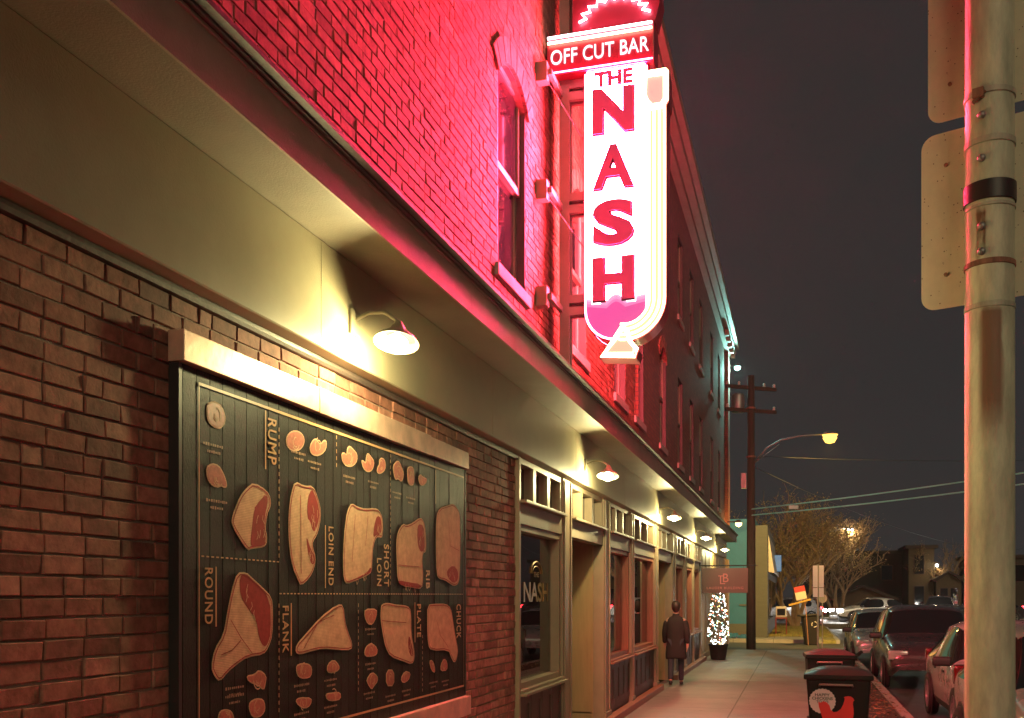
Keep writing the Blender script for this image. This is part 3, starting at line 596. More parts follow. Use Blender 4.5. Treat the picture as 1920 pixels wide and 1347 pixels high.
# neon light fading pink down the foot, painted as emissive sheets
mb = MB(); hw = (PX1-PX0)/2-.026; cx = (PX0+PX1)/2
poly = [(a, b-.001) for a, b in SCAL[::-1]]+[(cx+hw*cos(-pi*k/14), 4.73+hw*sin(-pi*k/14)) for k in range(15)]
mb.prism(poly, .001, .006, 0, SM(0, SY, 0)); mb.build('foot_light_spill', M['footspill'], sg, True)
for k_, (dz, col_) in enumerate(((.02, (1, .62, .86)), (.045, (1, .40, .70)), (.075, (1, .24, .56)))):
    band_ = [(a, b-.0015-dz+.026) for a, b in SCAL]; low_ = [(a, b-dz-.004) for a, b in SCAL[::-1]]
    mb = MB(); mb.prism(band_+low_, .0065+k_*.0001, .0075+k_*.0005, 0, SM(0, SY, 0)); mb.build('foot_light_spill', emat('foot_light_fade_%d' % k_, col_, .95), sg, True)  # stepped bands paint the fade from white light to pink
# edge tubes: front and back
for z in (.012, -.312):
    mb = MB(); c = capsule(PX0+.008, PX1-.008, PZT-.03, PZB+.008)
    mb.tube([(x, SY-z, y) for x, y in c], .011, 8); mb.build('neon_tube', M['tubered'], sg, True, smooth=True)
LX = -1.855
letters = [('N', 7.045, 6.575), ('A', 6.445, 5.99), ('S', 5.865, 5.395), ('H', 5.265, 4.815)]
for ch_, zt, zb in letters:
    zc, hh = (zt+zb)/2, zt-zb
    mb = MB(); text_fit(mb, ch_, .452, hh+.022, SM(LX+.004, SY, zc-.004) @ Matrix.Translation((0, 0, .030)), 0, ext=.012, off=.062 if ch_ != 'A' else .045)
    lo = mb.build('letter', M['outline'], sg, True)
    mb = MB(); text_fit(mb, ch_, .43, hh, SM(LX, SY, zc) @ Matrix.Translation((0, 0, .052)), 0, ext=.006, off=.045 if ch_ != 'A' else .022)
    mb.build('letter_front', M['signletter'], lo)
    mb = MB(); text_fit(mb, ch_, .47, hh+.05, SM(LX, SY, zc) @ Matrix.Translation((0, 0, .016)), 0, outline=.010, off=0)
    mb.build('halo_tube', M['tube'], lo, smooth=True)
mb = MB(); text_fit(mb, 'THE', .415, .165, SM(LX, SY, 7.16) @ Matrix.Translation((0, 0, .02)), 0, ext=.008, off=.05); mb.build('letter', M['signletter'], sg, True)
# header
mb = MB(); mb.box(-2.575, -1.43, SY-.03, SY+.33, 7.275, 7.70, bev=.01); mb.build('header_box', M['signred'], sg, True)
mb = MB(); text_fit(mb, 'OFF CUT BAR', 1.05, .155, SM(-2.005, SY-.03, 7.455) @ Matrix.Translation((0, 0, .012)), 0, ext=.006, off=.002, space=1.02); mb.build('header_lettering', emat('lettering_white', (1, .9, .95), 1.6), sg, True)
for z, m_ in ((7.66, 'tube'), (7.605, 'tubeyel')):
    for y in (SY-.06, SY+.36):
        mb = MB(); mb.tube([(-2.56, y, z), (-1.445, y, z)], .014, 8); mb.build('neon_tube', M[m_], sg, True, smooth=True)
mb = MB(); mb.prism([(-2.30, 7.702), (-1.42, 7.702), (-1.36, 7.95), (-1.42, 8.7), (-1.85, 9.2), (-2.30, 8.7)], -.28, 0.0, 0, SM(0, SY, 0)); mb.build('crest_box', M['signred'], sg, True)
zz = []
for k in range(19):
    t = pi*(.03+.94*k/18); r_ = .30 if k % 2 else .37
    zz.append((-1.845-r_*cos(t)*1.03, 7.77+r_*sin(t)*.70))
mb = MB(); mb.tube([(x, SY-.03, z) for x, z in zz], .0135, 8); mb.build('zigzag_tube', M['tube'], sg, True, smooth=True)
mb = MB(); mb.tube([(-2.56, SY-.05, 7.29), (-1.44, SY-.05, 7.29)], .007, 6); mb.build('neon_tube', M['tubered'], sg, True)
# hooked arrow
AX, AZ, AR = -1.395, 4.80, .335
path = [(AX, 6.80), (AX, 6.2), (AX, 5.6), (AX, 5.1)]+[(AX-AR+AR*cos(R(a)), AZ+AR*sin(R(a))) for a in range(0, -105, -9)]
def offp(pts, d):
    o = []
    for i, p in enumerate(pts):
        a = Vector(pts[max(i-1, 0)]); b = Vector(pts[min(i+1, len(pts)-1)]); t = (b-a).normalized(); o.append((p[0]-t.y*d, p[1]+t.x*d))
    return o
def band(pts, hw, z0, z1, m, name):
    a, b = offp(pts, hw), offp(pts, -hw); mb = MB(); mb.prism(a+b[::-1], z0, z1, 0, SM(0, SY, 0)); return mb.build(name, m, sg, True)
band(path, .098, -.25, .03, M['signred'], 'arrow_box')
band(path, .085, .031, .036, M['plateyel'], 'arrow_face')
for d in (-.080, -.028, .028, .080):
    mb = MB(); mb.tube([(x, SY-.055, z) for x, z in offp(path, d)], .013, 8); mb.build('neon_tube', M['tubeyel'], sg, True, smooth=True)
head = [(-1.545, 7.17), (-1.29, 7.17), (-1.275, 7.15), (-1.275, 6.82), (-1.33, 6.74), (-1.46, 6.74), (-1.53, 6.82), (-1.56, 6.9)]
mb = MB(); mb.prism(head, -.25, .034, 0, SM(0, SY, 0)); mb.build('arrow_box', M['signred'], sg, True)
mb = MB(); mb.prism(inset(head, .93), .0345, .038, 0, SM(0, SY, 0)); mb.build('arrow_face', emat('arrow_end_face', (1, .50, .42), 1.0), sg, True)
for f_ in (.90, .72):
    mb = MB(); mb.tube([(x, SY-.06, z) for x, z in inset(head, f_)], .016, 8, closed=True); mb.build('neon_tube', M['tubeyel'], sg, True, smooth=True)
tip = [(-2.0, 4.215), (-1.61, 4.185), (-1.585, 4.27), (-1.66, 4.36), (-1.70, 4.50), (-1.76, 4.545), (-1.83, 4.44)]
mb = MB(); mb.prism(tip, -.25, .036, 0, SM(0, SY, 0)); mb.build('arrow_head', M['signred'], sg, True)
mb = MB(); mb.prism(inset(tip, .93), .0365, .04, 0, SM(0, SY, 0)); mb.build('arrow_face', emat('arrow_head_face', (1, .55, .35), 1.1), sg, True)
for f_ in (.92, .74):
    mb = MB(); mb.tube([(x, SY-.06, z) for x, z in inset(tip, f_)], .016, 8, closed=True); mb.build('neon_tube', M['tubeyel'], sg, True, smooth=True)
mb = MB(); mb.tube([(x, SY+.27, z) for x, z in path], .02, 8); mb.build('neon_tube', M['tubered'], sg, True, smooth=True)
# steelwork
mb = MB(); mb.box(-2.47, -2.36, 10.40, 10.44, 3.9, 9.6); mb.box(-2.47, -2.36, 10.52, 10.56, 3.9, 9.6); mb.box(-2.43, -2.40, 10.44, 10.52, 3.9, 9.6); mb.build('wall_post', M['cornice'], sg, True)
for z in (7.12, 5.90, 4.80):
    mb = MB(); mb.box(-2.36, PX0, 10.40, 10.45, z+.06, z+.15, bev=.004); mb.box(-2.36, PX0, 10.40, 10.45, z-.07, z+.02, bev=.004); mb.box(-2.36, PX0, 10.50, 10.55, z-.07, z+.15); mb.build('bracket_arm', M['cornice'], sg, True)
    mb = MB(); mb.box(-2.595, -2.475, 9.86, 9.98, z-.10, z+.10); mb.box(-2.475, -2.43, 9.90, 10.5, z-.03, z+.03); mb.build('wall_plate', M['cornice'], sg, True)
for a_, b_ in (((-2.49, 9.9, 7.05), (-2.2, 10.42, 6.6)), ((-2.49, 9.9, 5.85), (-2.2, 10.42, 5.45)), ((-2.6, 8.6, 9.9), (-1.6, 10.4, 8.6))):
    mb = MB(); mb.tube([a_, b_], .006, 5); mb.build('stay_wire', M['steel'], sg, True)
sg.scale = (.956, .956, .956); sg.location = (-2.405, 9.99, 4.09)     # built a little large, hung just off the wall

# ---------------------------------------------------------------- small projecting sign
hs = thing('hanging_sign', 'dark brown rectangular sign with pink monogram hanging over the pavement', 'hanging sign', (-2.47, 26.0, 2.4))
mb = MB(); mb.box(-2.40, -1.24, 25.98, 26.02, 1.78, 2.42, bev=.006); mb.build('sign_panel', mat('brown_panel', (.09, .045, .04), .5, var=.08), hs, True)
mb = MB(); mb.box(-2.47, -2.44, 25.94, 26.06, 2.36, 2.56); mb.tube([(-2.46, 26, 2.485), (-1.0, 26, 2.485)], .016, 8); mb.tube([(-2.3, 26, 2.485), (-2.3, 26, 2.42)], .008, 6); mb.tube([(-1.35, 26, 2.485), (-1.35, 26, 2.42)], .008, 6); mb.build('bracket', M['black'], hs, True)
mb = MB(); pk = mat('pink_lettering', (.42, .15, .14), .5, var=0)
text_fit(mb, 'B', .14, .22, SM(-1.80, 25.978, 2.17), 0, ext=.003, off=.0); text_fit(mb, 'L', .13, .22, SM(-1.88, 25.978, 2.12), 0, ext=.002, off=-.01)
mb.box(-1.99, -1.87, 25.974, 25.979, 2.21, 2.23)
text_fit(mb, 'LAUDER BUILDING', .92, .062, SM(-1.82, 25.978, 1.91), 0, ext=.003, off=.0, space=1.2)
mb.build('lettering', pk, hs, True)

# ---------------------------------------------------------------- ground
def ground(name, x0, x1, y0, y1, z, m, th=.0): 
    mb = MB()
    if th: mb.box(x0, x1, y0, y1, z-th, z)
    else: mb.add([(x0, y0, z), (x1, y0, z), (x1, y1, z), (x0, y1, z)], [(0, 1, 2, 3)])
    o = mb.build(name, m); return tag(o, kind='structure')
def concrete(name, col, joint=1.52, rough=.55):
    m = mat(name, col, rough, var=.30, vscale=1.5, bump=.45, bscale=35, rvar=.15); nt = m.node_tree; N = nt.nodes; L = nt.links; b = N['Principled BSDF']
    src = b.inputs['Base Color'].links[0].from_socket
    tc = N.new('ShaderNodeTexCoord'); sx = N.new('ShaderNodeSeparateXYZ'); L.new(tc.outputs['Object'], sx.inputs[0])
    out = None
    for ax, jj, of in ((1, joint, 0), (0, 1.55, .62)):
        d = N.new('ShaderNodeMath'); d.operation = 'MULTIPLY_ADD'; d.inputs[1].default_value = 1/jj; d.inputs[2].default_value = of; L.new(sx.outputs[ax], d.inputs[0])
        fr = N.new('ShaderNodeMath'); fr.operation = 'FRACT'; L.new(d.outputs[0], fr.inputs[0])
        g = N.new('ShaderNodeMath'); g.operation = 'LESS_THAN'; g.inputs[1].default_value = .014; L.new(fr.outputs[0], g.inputs[0])
        if out is None: out = g.outputs[0]
        else:
            a = N.new('ShaderNodeMath'); a.operation = 'MAXIMUM'; L.new(out, a.inputs[0]); L.new(g.outputs[0], a.inputs[1]); out = a.outputs[0]
    mx = N.new('ShaderNodeMix'); mx.data_type = 'RGBA'; L.new(out, mx.inputs['Factor']); L.new(src, mx.inputs['A']); mx.inputs['B'].default_value = (*[c*.35 for c in col], 1)
    vo = N.new('ShaderNodeTexVoronoi'); vo.inputs['Scale'].default_value = 3.2; L.new(tc.outputs['Object'], vo.inputs['Vector'])
    lt = N.new('ShaderNodeMath'); lt.operation = 'LESS_THAN'; lt.inputs[1].default_value = .085; L.new(vo.outputs['Distance'], lt.inputs[0])
    m2 = N.new('ShaderNodeMix'); m2.data_type = 'RGBA'; L.new(lt.outputs[0], m2.inputs['Factor']); L.new(mx.outputs['Result'], m2.inputs['A']); m2.inputs['B'].default_value = (*[c*.5 for c in col], 1)
    L.new(m2.outputs['Result'], b.inputs['Base Color']); return m
M['concrete'] = concrete('pavement_concrete', (.22, .20, .18))
M['asphalt'] = mat('asphalt', (.055, .053, .050), .55, var=.3, vscale=1.5, bump=.5, bscale=120, rvar=.18)
M['kerb'] = mat('kerb_concrete', (.30, .28, .25), .7, var=.2, bump=.3)
M['grass'] = mat('dry_grass', (.20, .17, .05), .9, var=.4, vscale=9, bump=.9, bscale=40)
ground('ground', -150, 250, -30, 420, -.24, mat('bare_ground', (.06, .055, .045), .9, var=.3, vscale=.5))
ground('road', 1.55, 9.5, -12, 59, -.155, M['asphalt'], .07)
ground('pavement', -2.6, .85, -12, 32.2, 0, M['concrete'], .2)
ground('planting_strip', .855, 1.40, -12, 32.2, -.012, mat('soil_and_turf', (.055, .04, .03), .95, var=.5, vscale=10, bump=1, bscale=30), .2)
ground('kerb', 1.405, 1.55, -12, 32.2, 0, M['kerb'], .2)
ground('alley', -30, 1.55, 32.2, 40.3, -.15, M['asphalt'], .06)
ground('pavement', -6, .9, 40.3, 43.2, -.01, M['concrete'], .2)
ground('lawn', -6, .9, 43.2, 57.5, -.02, M['grass'], .2)
ground('lawn', .9, 1.4, 40.3, 57.5, -.02, M['grass'], .2)
ground('kerb', 1.405, 1.55, 40.3, 57.5, -.01, M['kerb'], .2)
ground('road', -120, 200, 59.0, 72.5, .12, M['asphalt'], .5)
ground('kerb', -120, 200, 72.5, 72.7, .24, M['kerb'], .2)
ground('lawn', -120, 200, 72.7, 170, .24, M['grass'], .2)
ground('pavement', 9.6, 12.2, -12, 57, 0, M['concrete'], .2)
ground('lawn', 12.25, 60, -12, 57, .0, M['grass'], .2)
# grass verge corner this side of the cross street
ground('lawn', -6, 1.4, 57.5, 58.9, -.03, M['grass'], .2)
mb = MB(); rr = random.Random(4)
for k in range(2600):
    y = rr.uniform(9, 32) ; x = 1.12+rr.gauss(0, .20); 
    if x > 1.65 or x < .45: continue
    z = (.0 if x < 1.55 else -.15)+.004+rr.uniform(0, .035)
    s_ = rr.uniform(.018, .045); a = rr.uniform(0, 6.3); tl = rr.uniform(-.5, .5)
    T = Matrix.Translation((x, y, z)) @ Matrix.Rotation(a, 4, 'Z') @ Matrix.Rotation(tl, 4, 'X')
    mb.add([(-s_, 0, 0), (-s_*.2, -s_*.5, .004), (s_, 0, .006), (-s_*.1, s_*.5, .003)], [(0, 1, 2, 3)], k % 3, T)
lv = mb.build('leaf_litter', [mat('dead_leaf', (.20, .08, .04), .8, var=0), mat('dead_leaf_pale', (.34, .20, .10), .8, var=0), mat('dead_leaf_dark', (.08, .04, .03), .8, var=0)])
tag(lv, 'dead leaves scattered along the planting strip beside the kerb', 'leaves', kind='stuff')
mb = MB()
for k in range(9000):
    y = rr.uniform(43.3, 57.4) if k % 3 else rr.uniform(73, 84); x = rr.uniform(-1.2, 1.4) if k % 3 else rr.uniform(-2, 12)
    h = rr.uniform(.03, .10)+(.26 if y > 70 else 0); a = rr.uniform(0, 3.14); w_ = .03
    mb.add([(x-w_*cos(a), y-w_*sin(a), -.02), (x+w_*cos(a), y+w_*sin(a), -.02), (x+rr.uniform(-.03, .03), y, h)], [(0, 1, 2)])
tag(mb.build('grass', M['grass']), 'rough dry grass on the verge and across the far street', 'grass', kind='stuff')

# ---------------------------------------------------------------- foreground pole and sign backs
M['galv'] = mat('galvanised_weathered', (.46, .43, .33), .55, metal=.15, var=.28, vscale=5, bump=.25, bscale=50, rvar=.15, stretch=(3, 3, .8))
M['galvold'] = mat('rust_stained_band', (.26, .12, .075), .7, var=.45, vscale=9, bump=.3, stretch=(3, 3, .8))
PXc, PYc = .96, 5.65
def add_stain(m, col, z0, z1, ang, half):
    nt = m.node_tree; N = nt.nodes; L = nt.links; b = N['Principled BSDF']; src = b.inputs['Base Color'].links[0].from_socket
    tc = N.new('ShaderNodeTexCoord'); sx = N.new('ShaderNodeSeparateXYZ'); L.new(tc.outputs['Object'], sx.inputs[0])
    n = N.new('ShaderNodeTexNoise'); n.inputs['Scale'].default_value = 5; n.inputs['Detail'].default_value = 8; mp = N.new('ShaderNodeMapping'); mp.inputs['Scale'].default_value = (2.5, 2.5, .7)
    L.new(tc.outputs['Object'], mp.inputs[0]); L.new(mp.outputs[0], n.inputs['Vector'])
    def ma(op, a, b_=None, c=None):
        q = N.new('ShaderNodeMath'); q.operation = op; q.use_clamp = op in ('MULTIPLY',)
        for i_, v in enumerate((a, b_, c)):
            if v is None: continue
            if isinstance(v, (int, float)): q.inputs[i_].default_value = v
            else: L.new(v, q.inputs[i_])
        return q.outputs[0]
    def mr(v, a, b_):
        q = N.new('ShaderNodeMapRange'); L.new(v, q.inputs[0]); q.inputs[1].default_value = a; q.inputs[2].default_value = b_; return q.outputs[0]
    az = ma('ARCTAN2', sx.outputs[1], sx.outputs[0]); da = ma('ABSOLUTE', ma('SUBTRACT', az, ang))
    f = ma('MULTIPLY', mr(da, half, half*.55), ma('MULTIPLY', mr(sx.outputs[2], z0, z0+.25), mr(sx.outputs[2], z1, z1-.05)))
    f = ma('MULTIPLY', f, mr(ma('ADD', n.outputs['Fac'], ma('MULTIPLY', f, .28)), .50, .66))
    mx = N.new('ShaderNodeMix'); mx.data_type = 'RGBA'; L.new(f, mx.inputs['Factor']); L.new(src, mx.inputs['A']); mx.inputs['B'].default_value = (*col, 1); L.new(mx.outputs['Result'], b.inputs['Base Color'])
M['shaft'] = mat('galvanised_pole', (.56, .55, .40), .55, metal=.15, var=.28, vscale=5, bump=.25, bscale=50, rvar=.15, stretch=(3, 3, .8))
add_stain(M['shaft'], (.24, .13, .08), 2.45, 3.21, R(-95), .60)
add_stain(M['shaft'], (.16, .09, .05), 3.3, 3.72, R(-120), .30)
po = thing('street_pole', 'thick weathered galvanised pole in the foreground with clamp bands', 'pole', (PXc, PYc, 0))
mb = MB(); prof = [(.122, -.02), (.121, 1.0), (.119, 3.0), (.115, 6.2)]; mb.lathe(prof, 40); mb.build('shaft', M['shaft'], po, smooth=True, angle=40)
for z, h, r_, m_ in ((4.30, .032, .124, 'steel'), (4.05, .035, .124, 'steel'), (3.79, .10, .127, 'black'), (3.715, .02, .124, 'steel'), (3.42, .03, .124, 'galvold'), (3.20, .03, .1225, 'steel')):
    mb = MB(); mb.lathe([(r_-.004, z-h/2), (r_, z-h/2+.003), (r_, z+h/2-.003), (r_-.004, z+h/2)], 40, 0, None, False); mb.build('band', M[m_] if m_ != 'steel' else M['galv'], po, smooth=True, angle=30)
for z in (4.17, 4.04-.09, 3.60, 3.47):
    a = R(243); c = Vector((.122*cos(a), .122*sin(a), z)); mb = MB()
    T = Matrix.Translation(c) @ Vector((cos(a), sin(a), 0)).to_track_quat('Z', 'Y').to_matrix().to_4x4()
    mb.lathe([(.020, 0), (.021, .008), (.016, .016), (.006, .022)], 12, 0, T); mb.build('bolt', M['steel'], po, smooth=True, angle=40)
mb = MB(); T = Matrix.Translation((-.06, -.115, 4.29)) @ Matrix.Rotation(R(-20), 4, 'Z'); mb.box(-.04, .015, -.015, .015, -.03, .02, 0, T, .004); mb.tube([(-.04, 0, -.05), (.02, 0, .0)], .01, 6, 0, T); mb.build('buckle', M['galvold'], po)
def rrect(w_, h_, r_, n=6):
    p = []
    for cx, cy, a0 in ((w_/2-r_, h_/2-r_, 0), (-w_/2+r_, h_/2-r_, 90), (-w_/2+r_, -h_/2+r_, 180), (w_/2-r_, -h_/2+r_, 270)):
        for k in range(n+1): a = R(a0+90*k/n); p.append((cx+r_*cos(a), cy+r_*sin(a)))
    return p
sb = mat('sign_back_aluminium', (.74, .68, .50), .5, metal=.05, var=.10, vscale=5, bump=.1, bscale=90)
nt = sb.node_tree; N = nt.nodes; L = nt.links      # rust specks
vo = N.new('ShaderNodeTexVoronoi'); vo.inputs['Scale'].default_value = 34; tcn = N.new('ShaderNodeTexCoord'); L.new(tcn.outputs['Object'], vo.inputs['Vector'])
lt = N.new('ShaderNodeMath'); lt.operation = 'LESS_THAN'; lt.inputs[1].default_value = .12; L.new(vo.outputs['Distance'], lt.inputs[0])
b_ = N['Principled BSDF']; src = b_.inputs['Base Color'].links[0].from_socket; mx = N.new('ShaderNodeMix'); mx.data_type = 'RGBA'
L.new(lt.outputs[0], mx.inputs['Factor']); L.new(src, mx.inputs['A']); mx.inputs['B'].default_value = (.16, .10, .06, 1); L.new(mx.outputs['Result'], b_.inputs['Base Color'])
th = math.atan(537/1850)
for cz, hh, off, lab in ((3.76, .965, -.0, 'back of a rounded white sign plate on the pole, lower of two'), (4.80, .99, .02, 'back of a rounded white sign plate on the pole, upper of two')):
    s_ = thing('sign_plate', lab, 'sign', (PXc+.005+off, PYc+.135, cz), rz=R(-20.9), group='sign plates on the foreground pole')
    mb = MB(); T = Matrix(((1, 0, 0, 0), (0, 0, -1, 0), (0, 1, 0, 0), (0, 0, 0, 1)))
    mb.prism(rrect(.66 if off == 0 else .63, hh, .075), -.0015, .0015, 0, T); mb.build('plate', sb, s_)
    mb = MB()
    for dz in (.30, -.30): mb.tube([(-.20, -.002, dz), (-.20, -.012, dz)], .011, 8)
    mb.build('rivet', M['galvold'], s_)

# ---------------------------------------------------------------- wheelie bins
def bin_(loc, rz, label, sticker):
    t = thing('wheelie_bin', label, 'bin', loc, rz)
    mb = MB(); b0, b1 = (.21, .235), (.275, .31)
    vs = [(-.21, -.22, .08), (.21, -.22, .08), (.21, .20, .08), (-.21, .20, .08), (-.275, -.30, .97), (.275, -.30, .97), (.275, .27, .97), (-.275, .27, .97)]
    mb.add(vs, [(0, 3, 2, 1), (4, 5, 6, 7), (0, 1, 5, 4), (1, 2, 6, 5), (2, 3, 7, 6), (3, 0, 4, 7)])
    body = mb.build('body', M['binplastic'], t)
    md = body.modifiers.new('b', 'BEVEL'); md.width = .03; md.segments = 3
    mb = MB(); mb.box(-.295, .295, -.325, .29, .955, 1.0, bev=.012); mb.build('rim', M['binplastic'], t)
    mb = MB(); n = 9
    prof = []
    for i in range(n+1):
        for j in range(n+1):
            x = -.285+.57*i/n; y = -.335+.62*j/n; e = (1-abs(2*i/n-1)**3)*(1-abs(2*j/n-1)**3); prof.append((x, y, 1.002+.06*e))
    for i in range(n+1):
        for j in range(n+1): prof.append((-.285+.57*i/n, -.335+.62*j/n, 1.0))
    k = (n+1)**2; fs = []
    for i in range(n):
        for j in range(n): a = i*(n+1)+j; fs.append((a, a+n+1, a+n+2, a+1)); fs.append((k+a, k+a+1, k+a+n+2, k+a+n+1))
    for i in range(n):
        a = i*(n+1); fs.append((a, k+a, k+a+n+1, a+n+1)); a = i*(n+1)+n; fs.append((a, a+n+1, k+a+n+1, k+a))
        a = i; fs.append((a, a+1, k+a+1, k+a)); a = n*(n+1)+i; fs.append((a, k+a, k+a+1, a+1))
    mb.add(prof, fs); mb.build('lid', M['binlid'], t, smooth=True, angle=50)
    mb = MB(); mb.tube([(-.16, -.30, .90), (-.16, -.335, .915), (.12, -.335, .915), (.12, -.30, .90)], .011, 8); mb.build('handle', M['binhandle'], t, smooth=True)
    for s_ in (-1, 1):
        mb = MB(); mb.lathe([(.05, -.025), (.10, -.025), (.105, -.015), (.105, .015), (.10, .025), (.05, .025)], 20, 0, Matrix.Translation((s_*.22, .24, .105)) @ Matrix.Rotation(R(90), 4, 'Y')); mb.build('wheel', M['binplastic'], t, smooth=True, angle=40)
    if sticker:
        tl = math.atan2(.08, .89)
        T = Matrix.Translation((0, -.262, .53)) @ Matrix.Rotation(R(90)+tl, 4, 'X')
        T = T @ Matrix.Translation((0, 0, .004))
        mb = MB(); disc = []
        for k in range(72):
            a = 2*pi*k/72; r_ = .112+.0035*cos(a*24); disc.append((-.135+r_*cos(a), .235+r_*sin(a)))
        mb.prism(disc, 0, .002, 0, T)
        for s_, z, w_, h_ in (('HAPPY', .292, .125, .026), ('CHICKENS', .260, .175, .026), ('TO GO', .229, .10, .024)): text_fit(mb, s_, w_, h_, T @ Matrix.Translation((-.135, z, .0032)), 1, ext=.0006, off=.01)
        mb.build('sticker', [M['stickpink'], M['black']], t)
        hen = [(-.17, .145), (-.15, .135), (-.125, .150), (-.10, .140), (-.075, .115), (-.065, .075), (-.04, .055), (-.01, .06), (.02, .085), (.04, .125), (.05, .160), (.055, .178), (.045, .19), (.060, .198), (.085, .203), (.11, .198), (.125, .185), (.135, .165), (.125, .155), (.122, .13), (.128, .09), (.13, .04), (.12, -.02), (.09, -.07), (.05, -.10), (.045, -.15), (.06, -.16), (.02, -.16), (.02, -.105), (-.02, -.10), (-.03, -.15), (-.01, -.16), (-.05, -.16), (-.045, -.095), (-.09, -.07), (-.13, -.02), (-.15, .05), (-.165, .10)]
        mb = MB(); mb.prism([(a, b+.085) for a, b in hen], .0025, .0045, 0, T); mb.build('hen_decal', M['hen'], t)
    return t
M['binplastic'] = mat('bin_plastic', (.012, .010, .010), .55, spec=.3, var=.2)
M['binlid'] = mat('bin_lid', (.10, .05, .05), .35, var=.2)
M['binhandle'] = mat('bin_handle', (.35, .20, .19), .35, var=.05)
M['stickpink'] = mat('pale_sticker', (.80, .55, .58), .5, var=.08); M['hen'] = mat('hen_red', (.85, .05, .05), .45, var=.05)
bin_((.35, 9.50, 0), R(-2), 'black wheelie bin with a round pink sticker and red hen on its front', True)
bin_((.36, 12.6, 0), R(3), 'plain black wheelie bin behind the one with the red hen', False)
# ================================================================ vehicles
M['tyre'] = mat('tyre_rubber', (.015, .015, .015), .8, var=.2); M['rim'] = mat('alloy_rim', (.35, .35, .36), .35, metal=.8, var=.1)
M['carglass'] = mat('car_glass', (.012, .014, .016), .04, var=0, spec=.9, coat=.5)
M['tailred'] = mat('tail_lamp_red', (.12, .008, .01), .15, var=0, coat=.6); M['lampclear'] = mat('lamp_clear', (.55, .55, .52), .1, var=0, metal=.5, coat=.6)
M['plastic'] = mat('black_plastic', (.02, .02, .02), .5, var=.1)
M['plate'] = mat('number_plate', (.55, .55, .55), .5, var=.05)
M['headlit'] = emat('headlamp_lit', (1, .95, .85), 120); M['taillit'] = emat('tail_lamp_lit', (1, .03, .04), 20)
def paint(name, c, metal=.3): 
    m = mat(name, c, .28, metal=metal, var=.10, vscale=2, coat=.8, rvar=.10); return m
SHAPES = {
 'suv': [(0, .42, .60, .74, .80, .84, .72), (.012, .30, .78, .94, .88, .93, .80), (.045, .26, .90, 1.04, .91, .96, .84), (.10, .25, .95, 1.46, .93, .97, .72), (.16, .25, .96, 1.57, .94, .98, .73),
         (.33, .25, .95, 1.62, .94, .98, .74), (.36, .25, .95, 1.62, .94, .98, .74), (.52, .25, .94, 1.60, .94, .98, .73), (.575, .25, .94, 1.53, .94, .98, .72), (.70, .25, .93, 1.06, .94, .97, .84), (.73, .25, .92, 1.02, .94, .97, .84), (.92, .26, .84, .92, .92, .95, .80), (.985, .32, .70, .78, .86, .90, .74), (1, .42, .60, .66, .78, .82, .66)],
 'sedan': [(0, .40, .58, .70, .78, .84, .74), (.012, .30, .76, .90, .86, .92, .82), (.05, .24, .86, .97, .90, .95, .84), (.12, .23, .88, 1.02, .92, .97, .84), (.24, .23, .89, 1.38, .93, .97, .70),
         (.36, .23, .88, 1.46, .94, .98, .70), (.39, .23, .88, 1.46, .94, .98, .70), (.52, .23, .87, 1.45, .94, .98, .70), (.57, .23, .87, 1.40, .94, .98, .69), (.71, .23, .86, .98, .94, .97, .84), (.74, .23, .85, .95, .94, .97, .84), (.93, .25, .74, .82, .92, .94, .80), (.985, .30, .62, .68, .86, .90, .74), (1, .40, .55, .60, .78, .82, .66)]}
